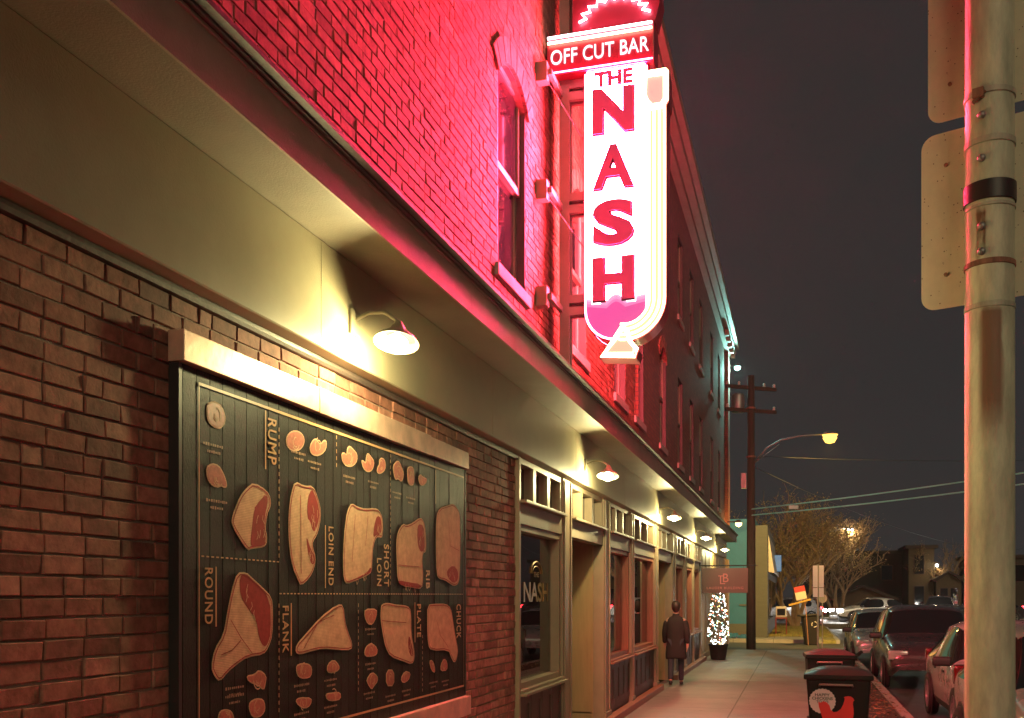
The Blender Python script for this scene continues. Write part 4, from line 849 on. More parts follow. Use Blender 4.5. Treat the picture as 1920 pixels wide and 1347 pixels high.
def car(label, x, y, rz, L, W, Hs, shape, col, group, lights=False, z=-.15, metal=.3):
    if lights: z = .12
    t = thing('parked_car' if not lights else 'car', label, 'car', (x, y, z), rz, group)
    st = SHAPES[shape]; vs = []; fs = []; mi = []; cr = []
    hw = W/2; top = max(s[3] for s in st)
    for (s, zb, zt, zr, wb, wt, wr) in st:
        y_ = (s-.5)*L; k = Hs/top
        half = [(wb*hw*.96, zb*k), (wb*hw, (zb+.10)*k), ((wb+wt)/2*hw*1.01, (zb*.45+zt*.55)*k), (wt*hw, zt*k), (wr*hw*1.02, (zt*.12+zr*.88)*k), (wr*hw*.80, zr*k-.008), (0, zr*k+.012)]
        ring = [(a, y_, b) for a, b in half]+[(-a, y_, b) for a, b in half[:-1][::-1]]
        vs += ring
    n = 13; ns = len(st)
    def isroof(i): return st[i][3]-st[i][2] > .3
    for i in range(ns-1):
        for j in range(n-1):
            fs.append((i*n+j, (i+1)*n+j, (i+1)*n+j+1, i*n+j+1)); m_ = 0
            a, b = isroof(i), isroof(i+1)
            if j in (3, 8):                      # side glass strip
                if (a or b) and st[i+1][0]-st[i][0] > .045: m_ = 1
                if a and b and (i == 3 and shape == 'suv'): m_ = 0
            if j in (4, 5, 6, 7) and a != b: m_ = 1        # screens
            if j in (3, 8) and a != b: m_ = 1 if False else m_
            if j in (0, 11): m_ = 2
            mi.append(m_)
    fs.append(tuple(range(n))); mi.append(0); fs.append(tuple((ns-1)*n+j for j in range(n))[::-1]); mi.append(0)
    me = bpy.data.meshes.new('b'); me.from_pydata(vs, [], fs); me.polygons.foreach_set('material_index', mi)
    for m_ in range(3): me.materials.append(None)
    me.update(); bmx = bmesh.new(); bmx.from_mesh(me); bmesh.ops.recalc_face_normals(bmx, faces=bmx.faces)
    crl = bmx.edges.layers.float.get('crease_edge') or bmx.edges.layers.float.new('crease_edge')
    for e in bmx.edges:
        if len(e.link_faces) == 2 and e.link_faces[0].material_index != e.link_faces[1].material_index: e[crl] = .55
    bmx.to_mesh(me); bmx.free()
    tmp = bpy.data.objects.new('b', me); COL.objects.link(tmp); sm = tmp.modifiers.new('s', 'SUBSURF'); sm.levels = 3; sm.render_levels = 3
    dg = bpy.context.evaluated_depsgraph_get(); dg.update(); em = bpy.data.meshes.new_from_object(tmp.evaluated_get(dg))
    V = [v.co[:] for v in em.vertices]; P = [(list(p.vertices), p.material_index) for p in em.polygons]
    COL.objects.unlink(tmp); bpy.data.objects.remove(tmp)
    for idx, nm, m_ in ((0, 'body', paint('car_paint', col, metal)), (1, 'windows', M['carglass']), (2, 'sill_trim', M['plastic'])):
        sel = [p for p, q in P if q == idx]; used = sorted({i for p in sel for i in p}); mp = {o: i for i, o in enumerate(used)}
        mb = MB(); mb.add([V[i] for i in used], [[mp[i] for i in p] for p in sel]); mb.build(nm, m_, t, smooth=True)
    # doors' shut lines, handles, window bar
    zbelt = .95*Hs/1.62 if shape == 'suv' else .88*Hs/1.47
    for sx in (-1, 1):
        for s in (.28, .50) if shape == 'suv' else (.33, .53):
            mb = MB(); xx = sx*hw*.985
            mb.box(xx-.012, xx+.010, (s-.5)*L+.08, (s-.5)*L+.22, zbelt-.12, zbelt-.09, bev=.006); mb.build('handle', M['plastic'] if not lights else M['rim'], t)
        mb = MB(); yy = (.69-.5)*L
        mb.box(sx*(hw*.94), sx*(hw+.19), yy-.05, yy+.05, zbelt+.0, zbelt+.13, bev=.035); mo = mb.build('mirror', M['plastic'], t, smooth=True)
        mb = MB(); mb.box(sx*(hw+.02), sx*(hw+.17), yy-.056, yy-.0505, zbelt+.02, zbelt+.11); mb.build('mirror_glass', M['carglass'], mo)
        for s in (.185, .80):
            yc = (s-.5)*L; RX = Matrix.Rotation(R(90)*sx, 4, 'Y')
            mb = MB(); mb.lathe([(.0, 0), (.375, 0), (.378, .012), (.0, .012)], 28, 0, Matrix.Translation((sx*hw*.945, yc, .34)) @ RX, False); mb.build('wheel_arch', M['plastic'], t)
            wq = MB(); T = Matrix.Translation((sx*hw*.90, yc, .33)) @ RX
            wq.lathe([(.20, -.06), (.30, -.06), (.325, -.04), (.33, .0), (.33, .05), (.318, .085), (.30, .095), (.225, .09), (.215, .07)], 32, 0, T, False); wo = wq.build('wheel', M['tyre'], t, smooth=True, angle=50)
            rm = MB(); rm.lathe([(.215, .05), (.222, .088), (.205, .085), (.20, .05)], 28, 0, T, False); rm.lathe([(0, .03), (.20, .03)], 28, 1, T, False); rm.lathe([(0, .085), (.045, .08), (.05, .05)], 14, 0, T, False)
            for k in range(7):
                a = 2*pi*k/7; rm.box(-.017, .017, .03, .205, .055, .078, 0, T @ Matrix.Rotation(a, 4, 'Z'))
            rm.build('rim', [M['rim'], M['plastic']], wo)
        k = Hs/top
        mb = MB(); mb.box(sx*hw*.62, sx*hw*.93, -.497*L, -.455*L, .76*k, .97*k, bev=.035); mb.build('tail_lamp', M['taillit'] if lights else M['tailred'], t, smooth=True)
        mb = MB(); mb.box(sx*hw*.55, sx*hw*.93, .440*L, .492*L, .60*k, .78*k, bev=.03); mb.build('headlamp', M['headlit'] if lights else M['lampclear'], t, smooth=True)
    mb = MB(); mb.box(-.26, .26, -.505*L, -.492*L, .58, .70, bev=.004); mb.build('number_plate', M['plate'], t)
    mb = MB(); mb.box(-hw*.86, hw*.86, -.507*L, -.47*L, .30, .46, bev=.03); mb.build('bumper', M['plastic'], t, smooth=True)
    if shape == 'suv':
        mb = MB(); mb.box(-hw*.66, hw*.66, -.425*L, -.36*L, Hs-.075, Hs-.045, bev=.012); mb.build('spoiler', paint('spoiler_paint', col, metal), t, smooth=True)
        mb = MB(); mb.tube([(0, -.472*L, 1.02*Hs/1.62), (.28, -.448*L, 1.10*Hs/1.62), (.42, -.44*L, 1.10*Hs/1.62)], .010, 6); mb.build('wiper', M['plastic'], t)
    if lights:
        l = bpy.data.lights.new('beam', 'SPOT'); l.energy = 700; l.spot_size = R(75); l.spot_blend = .7; l.color = (1, .93, .8); l.shadow_soft_size = .08
        lo = bpy.data.objects.new('beam', l); COL.objects.link(lo); lo.parent = t; lo.location = (0, .52*L, .62); lo.rotation_euler = (R(84), 0, 0)
    return t
G = 'cars parked along the kerb'
car('pale silver car nearest the camera, half hidden behind the street pole', 2.55, 10.2, R(180), 4.35, 1.82, 1.60, 'sedan', (.50, .46, .45), G, metal=.2)
car('light grey saloon parked directly beyond the nearest silver car', 2.84, 15.35, R(180), 4.4, 1.80, 1.50, 'sedan', (.46, .44, .42), G, metal=.2)
car('dark maroon sport utility car with a wide dark windscreen', 2.56, 22.6, R(180), 4.65, 1.92, 1.66, 'suv', (.07, .045, .05), G)
car('farthest parked car, a small blue-grey hatchback behind the dark maroon one', 2.20, 29.0, R(181), 4.2, 1.76, 1.50, 'suv', (.32, .36, .38), G, metal=.4)
G = 'cars driving along the cross street with lamps lit'
car('white car driving on the cross street behind the signpost, headlamps lit', 4.2, 63.2, R(108), 4.6, 1.8, 1.5, 'sedan', (.6, .6, .6), G, True)
car('dark car driving along the cross street above the parked cars', 10.4, 63.6, R(112), 4.6, 1.8, 1.5, 'sedan', (.05, .05, .06), G, True)
car('car on the far lane of the cross street showing red tail lamps', -.6, 68.6, R(-74), 4.6, 1.8, 1.5, 'suv', (.28, .03, .03), G, True)
car('car turning in towards the viewer, both headlamps facing the camera', 8.9, 70.0, R(172), 4.6, 1.8, 1.6, 'suv', (.1, .1, .12), G, True)

car('silver car far along the cross street, first of the queue on the left', -.9, 65.8, R(115), 4.6, 1.8, 1.5, 'suv', (.4, .4, .42), G, True)
car('pale car on the cross street glimpsed past the street pole, headlamps lit', 16.2, 66.0, R(118), 4.6, 1.8, 1.5, 'suv', (.5, .5, .5), G, True)
# ================================================================ street furniture beyond
M['wood'] = mat('pole_timber', (.065, .042, .03), .85, var=.3, bump=.4, stretch=(6, 6, .5))
up = thing('utility_pole', 'tall wooden utility pole with crossarms and a transformer beyond the building', 'utility pole', (-1.50, 33.4, -.15))
mb = MB(); mb.lathe([(.155, 0), (.135, 4), (.11, 9.1)], 14); mb.build('shaft', M['wood'], up, smooth=True)
for z in (8.65, 7.9):
    mb = MB(); mb.box(-.95, .95, -.05, .05, z, z+.11, M=Matrix.Rotation(R(35), 4, 'Z')); mb.build('crossarm', M['wood'], up)
for x_, z in ((-.88, 8.76), (-.45, 8.76), (.5, 8.76), (.88, 8.76), (-.88, 8.01), (.88, 8.01)):
    mb = MB(); mb.lathe([(.03, 0), (.05, .03), (.03, .06), (.05, .09), (.02, .13)], 10, 0, Matrix.Rotation(R(35), 4, 'Z') @ Matrix.Translation((x_, 0, z))); mb.build('insulator', M['sash'], up, smooth=True)
mb = MB(); mb.lathe([(.0, 7.9), (.20, 7.92), (.22, 8.0), (.22, 8.45), (.18, 8.52), (0, 8.54)], 20, 0, Matrix.Translation((-.42, 0, 0))); mb.build('transformer', M['steel'], up, smooth=True, angle=40)
mb = MB(); mb.box(-.32, -.14, -.12, .12, 5.4, 5.9, bev=.01); mb.build('switch_box', M['steel'], up)
for z in (8.0, 6.4): 
    mb = MB(); mb.lathe([(.15, z), (.155, z+.06)], 14, cap=False); mb.build('strap', M['galvold'], up)
M['sodium'] = emat('sodium_lens', (1, .55, .09), 3.2)
sl = thing('street_lamp', 'lit orange street lamp on a long curved arm from the utility pole', 'street lamp', (-1.50, 33.4, 6.1))
pts = [(.12, 0, 0), (.5, -.05, .45), (.95, -.1, .68), (1.5, -.15, .77), (2.25, -.2, .80)]
mb = MB(); mb.tube(pts, .028, 8); mb.tube([(.12, 0, -.02), (.9, -.08, .55)], .012, 6); mb.build('arm', M['steel'], sl, smooth=True)
mb = MB(); mb.lathe([(.0, .10), (.10, .09), (.16, .04), (.17, .0)], 16, 0, Matrix.Translation((2.47, -.2, .78)) @ Matrix.Diagonal((1.5, 1, 1, 1))); mb.build('lamp_housing', M['steel'], sl, smooth=True)
mb = MB(); mb.lathe([(.165, .0), (.14, -.06), (.07, -.10), (0, -.11)], 16, 0, Matrix.Translation((2.47, -.2, .775)) @ Matrix.Diagonal((1.5, 1, 1, 1))); mb.build('lens', M['sodium'], sl, smooth=True)
l = bpy.data.lights.new('lamp_light', 'SPOT'); l.energy = 17000; l.spot_size = R(120); l.spot_blend = .9; l.color = (1, .62, .14); l.shadow_soft_size = .12
lo = bpy.data.objects.new('lamp_light', l); COL.objects.link(lo); lo.parent = sl; lo.location = (2.47, -.2, .50); lo.rotation_euler = (R(68), 0, R(-4))
mb = MB(); mb.lathe([(0, -.22), (.14, -.18), (.22, -.04), (.20, .03), (0, .06)], 16, 0, Matrix.Translation((2.47, -.2, .70))); mb.build('bulb', M['sodium'], sl, smooth=True)
# far street lamp
fl = thing('street_lamp', 'far white street lamp on a bent slender pole behind the trees', 'street lamp', (1.45, 75, 0))
mb = MB(); mb.tube([(0, 0, 0), (0, 0, 4.6), (.15, 0, 5.7), (.6, 0, 6.3), (1.4, 0, 6.55), (2.0, 0, 6.58)], [.08, .06, .05, .045, .04, .035], 8); mb.build('shaft', M['steel'], fl, smooth=True)
mb = MB(); mb.box(1.9, 2.35, -.12, .12, 6.52, 6.62, bev=.03); mb.build('lamp_housing', M['steel'], fl)
mb = MB(); mb.box(1.93, 2.32, -.10, .10, 6.42, 6.518, bev=.03); mb.build('lens', emat('white_lens', (1, 1, .95), 30), fl)
l = bpy.data.lights.new('lamp_light', 'POINT'); l.energy = 300; l.color = (1, .75, .4); l.shadow_soft_size = .1
lo = bpy.data.objects.new('lamp_light', l); COL.objects.link(lo); lo.parent = fl; lo.location = (2.12, 0, 6.2)
# wall lights at the far end of the building
def wall_light(label, loc, col, e, strength, out=.22):
    t = thing('floodlight', label, 'floodlight', loc)
    mb = MB(); mb.box(-out, -.06, -.02, .02, .02, .06); mb.box(-.07, .07, -.08, .08, -.0, .10, bev=.02); mb.build('housing', M['black'], t)
    mb = MB(); mb.lathe([(.11, -.002), (.10, -.09), (0, -.14)], 14); mb.build('lens', emat('flood_lens', col, strength), t, smooth=True)
    l = bpy.data.lights.new('flood_light', 'POINT'); l.energy = e; l.color = col; l.shadow_soft_size = .06
    lo = bpy.data.objects.new('flood_light', l); COL.objects.link(lo); lo.parent = t; lo.location = (0, 0, -.16)
wall_light('orange wall light at the far end of the shopfront cornice', (-2.0, 35.2, 4.25), (1, .62, .18), 45, 10, .4)
wall_light('blue-green floodlight under the roof edge at the far corner', (-2.12, 36.55, 10.0), (.40, 1, .85), 700, 12, .3)

# building across the alley
b2 = thing('low_building', 'low grey clad building across the alley with a sloping awning', 'building', (-6, 45, 0))
teal_lit = mat('teal_lit_wall', (.02, .11, .20), .75, var=.08, bump=.2); clad = mat('grey_cladding', (.07, .065, .052), .7, var=.12, bump=.2, stretch=(1, 1, 8))  # teal of the floodlight is put into the wall colour
mb = MB(); mb.box(-14, -1.72, 42.02, 58, -.1, 4.9); mb.build('wall', teal_lit, b2, True)
mb = MB(); mb.box(-14, -1.74, 41.96, 42.015, -.1, .55); mb.box(-2.35, -1.74, 41.97, 42.017, 1.30, 1.36); mb.build('base_course', clad, b2, True)
mb = MB(); mb.box(-1.70, -1.22, 41.9, 57.4, -.1, 4.62); 
for k in range(30): mb.box(-1.702, -1.215, 41.895, 41.8995, .1+k*.15, .11+k*.15)
mb.build('clad_pier', clad, b2, True)
mb = MB(); mb.prism([(-1.215, 4.3), (-.98, 2.75), (-.98, 2.68), (-1.215, 2.72)], -54, -43, 0, Matrix(((1, 0, 0, 0), (0, 0, -1, 0), (0, 1, 0, 0), (0, 0, 0, 1)))); mb.build('awning', M['steel'], b2, True)
mb = MB()
for k in range(5): mb.box(-1.218, -1.19, 43.5+k*2.6, 45.2+k*2.6, .7, 2.4)
mb.build('window', M['darkglass'], b2, True)
mb = MB(); mb.box(-1.19, -.80, 49.9, 50.1, 2.9, 3.7, bev=.03); bs = mb.build('blade_sign', mat('blue_sign', (.02, .12, .30), .4, var=0, emis=(.01, .18, .45), estr=.5), b2, True)

# litter and snow heap at the alley wall
mb = MB()
for k in range(60): 
    x, y, s_ = rr.uniform(-3.3, -1.9), rr.uniform(41.2, 41.9), rr.uniform(.05, .16); mb.box(-s_, s_, -s_, s_, 0, s_*rr.uniform(.5, 1), 0, Matrix.Translation((x, y, -.01)) @ Matrix.Rotation(rr.uniform(0, 3), 4, 'Z') @ Matrix.Rotation(rr.uniform(-.4, .4), 4, 'X'), .02)
tag(mb.build('debris_heap', teal_lit), 'low heap of pale rubble against the green-lit alley wall', 'rubble', kind='stuff')  # rubble takes the same painted teal light as the wall

# sign post with two plates, round plate, tilted notice, bin, bench
sp = thing('sign_post', 'thin pale post with narrow parking plates and a round plate beyond the alley', 'sign post', (.62, 34.2, -.1))
mb = MB(); mb.tube([(0, 0, 0), (0, 0, 2.85)], .03, 8); mb.build('shaft', M['galv'], sp)
for z, h in ((2.45, .72), (1.92, .30)):
    for x_ in (-.085, .11):
        mb = MB(); mb.box(x_-.075, x_+.075, -.036, -.031, z-h/2, z+h/2); mb.build('plate', mat('white_plate', (.75, .72, .68), .5, var=.05), sp)
mb = MB(); mb.lathe([(0, -.004), (.15, -.004), (.15, .004), (0, .004)], 20, 0, Matrix.Translation((.15, .4, 1.72)) @ Matrix.Rotation(R(90), 4, 'X')); mb.build('round_plate', M['galv'], sp)
mb = MB(); mb.tube([(.15, .41, 0), (.15, .41, 1.9)], .02, 6); mb.build('shaft', M['galv'], sp)
tn = thing('tilted_notice', 'small leaning red and white notice on a bent post', 'notice', (.25, 37.5, -.1))
T = Matrix.Rotation(R(-12), 4, 'Y')
mb = MB(); mb.tube([(.1, 0, 0), (.02, 0, 1.2), (-.1, 0, 2.1)], .018, 6); mb.build('shaft', M['galvold'], tn)
mb = MB(); mb.box(-.19, .19, -.03, -.02, 1.62, 2.02, 0, T @ Matrix.Translation((.22, 0, .05))); mb.build('notice_plate', mat('white_plate', (.38, .32, .27), .5, var=.05), tn)
mb = MB(); mb.box(-.19, .19, -.034, -.022, 1.90, 2.10, 0, T @ Matrix.Translation((.22, 0, .05))); mb.build('red_header', mat('red_plate', (.30, .02, .02), .5, var=0), tn)
mb = MB(); mb.box(-.38, .42, -.04, -.02, 1.50, 1.57, 0, T @ Matrix.Translation((.22, 0, .05)) @ Matrix.Rotation(R(-4), 4, 'Y')); mb.build('yellow_arm', mat('yellow_arm', (.30, .18, .03), .5, var=0), tn)
rb = thing('recycling_bin', 'dark recycling bin with a white loop mark beside the thin sign post', 'bin', (.46, 39.2, -.15), R(8))
mb = MB(); vs = [(-.22, -.25, 0), (.22, -.25, 0), (.22, .25, 0), (-.22, .25, 0), (-.34, -.32, 1.05), (.30, -.32, 1.12), (.30, .30, 1.15), (-.34, .30, 1.08)]
mb.add(vs, [(0, 3, 2, 1), (4, 5, 6, 7), (0, 1, 5, 4), (1, 2, 6, 5), (2, 3, 7, 6), (3, 0, 4, 7)]); bd = mb.build('body', M['binplastic'], rb); md = bd.modifiers.new('b', 'BEVEL'); md.width = .03
mb = MB(); mb.box(-.37, .35, -.36, .33, 1.10, 1.16, 0, Matrix.Rotation(R(-5), 4, 'Y'), .02); mb.build('lid', M['binplastic'], rb)
mb = MB(); T = Matrix.Translation((.08, -.325, .78)) @ Matrix.Rotation(R(95), 4, 'X')
for k in range(3):
    a0 = 2*pi*k/3+.25; mb.tube([(.10*cos(a0+u*.27), .10*sin(a0+u*.27), 0) for u in range(6)], .018, 5, 0, T)
mb.build('loop_mark', M['sash'], rb)
bc = thing('newspaper_box', 'red framed box stand at the corner of the low building', 'newspaper box', (-.72, 44.5, 0))
mb = MB(); 
for x_ in (-.22, .22):
    for y_ in (-.2, .2): mb.tube([(x_, y_, 0), (x_, y_, .75)], .025, 6)
mb.box(-.25, .25, -.23, .23, .72, .78, bev=.01); mb.build('stand', mat('red_frame', (.16, .02, .02), .45, var=.1), bc)
mb = MB(); mb.box(-.23, .23, -.22, .22, .782, 1.25, bev=.03); mb.build('cabinet', M['steel'], bc); mb = MB(); mb.box(-.17, .17, -.226, -.221, .86, 1.15); mb.build('window', M['darkglass'], bc)

# overhead wires
def wire(pts, r_, label, m_):
    a, b = Vector(pts[0]), Vector(pts[1]); sag = pts[2]; ps = [a.lerp(b, k/16)-Vector((0, 0, sag*4*(k/16)*(1-k/16))) for k in range(17)]
    mb = MB(); mb.tube(ps, r_, 5); o = mb.build('overhead_wire', m_); tag(o, label, 'wire', 'wires across the street')
wm = mat('wire_teal_lit', (.25, .62, .56), .4, var=.3, vscale=.4)  # teal light on the wires is put into their colour
wire([(-1.5, 33.3, 4.55), (13, 27, 5.9), .15], .022, 'upper of the two nearly level teal-lit wires crossing the street', wm)
wire([(-1.5, 33.3, 4.35), (13, 27, 5.55), .18], .022, 'lower of the two nearly level teal-lit wires crossing the street', wm)
wire([(-1.5, 33.4, 6.0), (26, 110, 8.0), 2.2], .012, 'thin wire running from the utility pole away over the trees', M['black'])
wire([(-1.35, 33.4, 6.3), (22, 60, 9.5), .4], .007, 'thin wire from the lamp arm fading into the dark sky', M['black'])
iv = thing('splice_box', 'small pale box clipped on the overhead wire near the pole', 'junction box', (-.15, 32.7, 4.53)); mb = MB(); mb.box(-.15, .15, -.05, .05, -.06, .06, bev=.02); mb.build('case', mat('pale_case', (.45, .62, .58), .4, var=0), iv); mb = MB(); mb.tube([(0, 0, .05), (0, .0, .10)], .02, 6); mb.build('clip', M['steel'], iv)

# trees
M['bark'] = mat('tree_bark', (.24, .16, .09), .9, var=.3, bump=.5); M['leafa'] = mat('sparse_leaf', (.32, .23, .08), .8, var=.3, vscale=.8); M['leafb'] = mat('sparse_leaf_dark', (.11, .09, .035), .8, var=.3, vscale=.8)
def tree(label, x, y, h, spread, seed, leafs=2200, stems=3, group='trees beyond the alley'):
    t = thing('tree', label, 'tree', (x, y, -.02), group=group); rn = random.Random(seed); mb = MB(); tips = []
    def branch(p, d, r_, L_, lv):
        pts = [p]; q = p
        for k in range(4):
            d = (d+Vector((rn.uniform(-.28, .28), rn.uniform(-.28, .28), rn.uniform(-.10, .18)))).normalized(); q = q+d*L_/4; pts.append(q)
        mb.tube(pts, [r_*(1-.13*k) for k in range(5)], 6 if lv < 2 else 4, 0, None, False)
        if lv >= 2: tips.extend(pts[1:])
        if lv < 5:
            for k in range(3 if lv < 4 else 2):
                a = rn.uniform(0, 6.28); s_ = rn.uniform(.45, 1.0)*spread
                nd = (d+Vector((cos(a)*s_, sin(a)*s_, rn.uniform(-.15, .35)))).normalized()
                branch(pts[rn.choice([2, 3, 4])], nd, r_*.62, L_*rn.uniform(.62, .85), lv+1)
    for k in range(stems):
        a = 6.28*k/stems+rn.uniform(0, 1); branch(Vector((.12*cos(a), .12*sin(a), 0)), Vector((cos(a)*.25, sin(a)*.25, 1)).normalized(), h*.020, h*.34, 0)
    mb.build('trunk', M['bark'], t)
    lf = MB()
    for k in range(leafs):
        c = rn.choice(tips)+Vector((rn.gauss(0, .18), rn.gauss(0, .18), rn.gauss(0, .16))); s_ = rn.uniform(.03, .075)
        u = Vector((rn.uniform(-1, 1), rn.uniform(-1, 1), rn.uniform(-1, 1))).normalized()*s_; v = u.orthogonal().normalized()*s_*.55
        lf.add([c-u, c-v, c+u, c+v], [(0, 1, 2, 3)], 0 if rn.random() < .6 else 1)
    lf.build('crown', [M['leafa'], M['leafb']], t); return t
tree('multi-stemmed bare tree lit orange just right of the low building', -.2, 58.2, 8.2, .95, 3, 7000, 5)
tree('smaller rounded tree of thin twigs right of the multi-stemmed one', 2.6, 76.0, 8.4, .95, 8, 6000, 4)
tree('dark thin tree behind the multi-stemmed one', 1.2, 66+12, 8.5, .7, 15, 2600, 3)
tree('leafless tree farther off to the right beside the tall house', 12.6, 98, 8.0, .7, 21, 1200, 2)
tree('bright yellow tree at the right edge beyond the street', 27.5, 62, 8.2, .7, 33, 2600, 3)

# houses far off
def house(label, x, y, w_, d_, h_, rh, col, wins, kind='gable', rz=0):
    t = thing('house', label, 'house', (x, y, 0), rz); m_ = mat('house_wall', col, .8, var=.1)
    mb = MB(); mb.box(-w_/2, w_/2, 0, d_, 0, h_); mb.build('wall', m_, t)
    rm = mat('roof_shingle', (.05, .035, .03), .8, var=.25, vscale=3); mb = MB()
    if kind == 'gable':
        mb.prism([(-w_/2-.4, h_-.02), (0, h_+rh), (w_/2+.4, h_-.02), (w_/2+.4, h_-.16), (w_/2+.02, h_-.16), (0, h_+rh-.2), (-w_/2-.02, h_-.16), (-w_/2-.4, h_-.16)], -d_-.4, .5, 0, Matrix(((1, 0, 0, 0), (0, 0, -1, 0), (0, 1, 0, 0), (0, 0, 0, 1))))
        g = MB(); g.prism([(-w_/2, h_+.001), (0, h_+rh-.2), (w_/2, h_+.001)], -d_+.05, -.02, 0, Matrix(((1, 0, 0, 0), (0, 0, -1, 0), (0, 1, 0, 0), (0, 0, 0, 1)))); g.build('gable', m_, t)
    else: mb.box(-w_/2-.3, w_/2+.3, -.3, d_+.3, h_, h_+.3)
    mb.build('roof', rm, t)
    for (a, b, ww, hh) in wins:
        f = MB(); f.box(a-ww/2-.07, a+ww/2+.07, -.05, -.001, b-hh/2-.07, b+hh/2+.07); fr = f.build('window', M['wainscot'], t)
        g = MB(); g.box(a-ww/2, a+ww/2, -.06, -.052, b-hh/2, b+hh/2); g.box(a-.02, a+.02, -.07, -.061, b-hh/2, b+hh/2); g.build('pane', M['darkglass'], fr)
    return t
house('low garage with a shallow gable roof behind the cross street', 5.2, 88, 4.8, 6, 1.55, 1.1, (.10, .065, .04), [])
house('tall narrow house with upper and lower windows, right of the garage', 10.9, 98, 2.2, 7, 6.1, 0, (.085, .062, .036), [(-.2, 4.6, .8, 1.7), (-.2, 1.7, .8, 1.8)], 'flat')
house('dark long house standing behind the garage roof', 5.6, 104, 11, 7, 5.9, 0, (.04, .032, .027), [(-3, 4, 1, 1.4), (2.8, 4, 1, 1.4)], 'flat')
house('small porch house beside the tall narrow one', 13.1, 97, 2.1, 7, 3.2, .8, (.10, .07, .04), [(-.4, 1.6, .6, 1.6), (.45, 1.6, .6, 1.6)])
house('brown house with two upper windows at the far right', 18.6, 100, 6.5, 7, 5.2, 0, (.06, .045, .035), [(-1.6, 3.8, 1.2, 1.5), (.9, 3.8, 1.2, 1.5), (-1, 1.3, 1.4, 1.2)], 'flat')
pl = thing('porch_light', 'tiny white porch light on the tall narrow house', 'porch light', (12.15, 97.4, 4.5)); mb = MB(); mb.lathe([(0, -.14), (.11, -.1), (.14, 0), (.11, .1), (0, .14)], 12); mb.build('globe', emat('porch_globe', (1, 1, .95), 14), pl, smooth=True); mb = MB(); mb.box(-.05, .05, .05, .4, .1, .16); mb.build('bracket', M['black'], pl)
l = bpy.data.lights.new('porch', 'POINT'); l.energy = 60; l.color = (1, .75, .4); l.shadow_soft_size = .1; lo = bpy.data.objects.new('porch', l); COL.objects.link(lo); lo.parent = pl; lo.location = (0, -.6, -.4)

# small trees wound with fairy lights
FC = [((1, .95, .85), .62), ((.5, 1, .9), .14), ((1, .75, .25), .14), ((1, .2, .12), .10)]
def lit_tree(name, label, x, y, h, r_, n, size, pot=True):
    t = thing(name, label, 'lit tree', (x, y, -.0)); rn = random.Random(n); z0 = .0
    if pot:
        mb = MB(); mb.lathe([(.17, 0), (.20, .02), (.245, .36), (.26, .38), (.26, .42), (.225, .42), (.21, .36)], 24); mb.build('pot', M['binplastic'], t, smooth=True, angle=40); z0 = .36
    mb = MB(); mb.tube([(0, 0, z0-.02), (0, 0, h*.9)], [.03, .01], 6); mb.build('trunk', M['bark'], t)
    lf = MB(); bl = [MB() for _ in FC]
    def rad(u): return r_*(min(1, u*5+.4))*(1-.55*u**2.2)
    for k in range(1500):
        u = rn.random(); a = rn.uniform(0, 6.28); q = rad(u)*math.sqrt(rn.random()); c = Vector((q*cos(a), q*sin(a), z0+.04+u*(h-z0-.05)))
        d = Vector((cos(a), sin(a), rn.uniform(-.2, .8))).normalized()*rn.uniform(.03, .07); v = d.orthogonal().normalized()*.008
        lf.add([c-v, c+v, c+d], [(0, 1, 2)])
    lf.build('foliage', mat('needle_green', (.03, .06, .025), .7, var=.3), t)
    for k in range(n):
        u = rn.random()**1.15; a = rn.uniform(0, 6.28); q = rad(u)*1.02; s_ = rn.uniform(.7, 1.3)*size; w_ = rn.random(); i = 0
        while i < 3 and w_ > FC[i][1]: w_ -= FC[i][1]; i += 1
        bl[i].lathe([(0, -s_), (s_*.8, -s_*.5), (s_*.8, s_*.5), (0, s_)], 6, 0, Matrix.Translation((q*cos(a), q*sin(a), z0+.05+u*(h-z0-.1))), False)
    for i, b in enumerate(bl):
        if b.f: b.build('fairy_lights', M['fairy%d' % i], t)
for i, (c, _) in enumerate(FC): M['fairy%d' % i] = emat('fairy_%d' % i, c, 9)
lit_tree('potted_tree', 'small conical potted tree covered in white fairy lights under the hanging sign', -2.06, 26.9, 1.86, .27, 190, .015)
lit_tree('garden_tree', 'tiny far garden tree with coloured lights between the distant houses', 14.6, 92, 2.6, .55, 60, .05, False)

# ================================================================ people (skin-modifier figures)
def skin_mesh(joints, edges, name, m_, parent, lv=2, smooth=True):
    names = list(joints); me = bpy.data.meshes.new(name)
    me.from_pydata([joints[k][0] for k in names], [(names.index(a), names.index(b)) for a, b in edges], [])
    tmp = bpy.data.objects.new('s', me); COL.objects.link(tmp)
    md = tmp.modifiers.new('skin', 'SKIN'); md.use_smooth_shade = True
    if not me.skin_vertices: me.skin_vertices.new()
    for i, k in enumerate(names):
        r_ = joints[k][1]; me.skin_vertices[0].data[i].radius = (r_, r_) if not isinstance(r_, tuple) else r_
    me.skin_vertices[0].data[0].use_root = True
    sb_ = tmp.modifiers.new('sub', 'SUBSURF'); sb_.levels = lv; sb_.render_levels = lv
    dg = bpy.context.evaluated_depsgraph_get(); dg.update(); em = bpy.data.meshes.new_from_object(tmp.evaluated_get(dg))
    COL.objects.unlink(tmp); bpy.data.objects.remove(tmp)
    em.materials.clear(); em.materials.append(m_); em.polygons.foreach_set('use_smooth', [True]*len(em.polygons))
    o = bpy.data.objects.new(name, em); COL.objects.link(o); o.parent = parent; return o
M['skin'] = mat('skin', (.45, .25, .18), .5, var=.08); M['hair'] = mat('dark_hair', (.03, .02, .015), .6, var=.2)
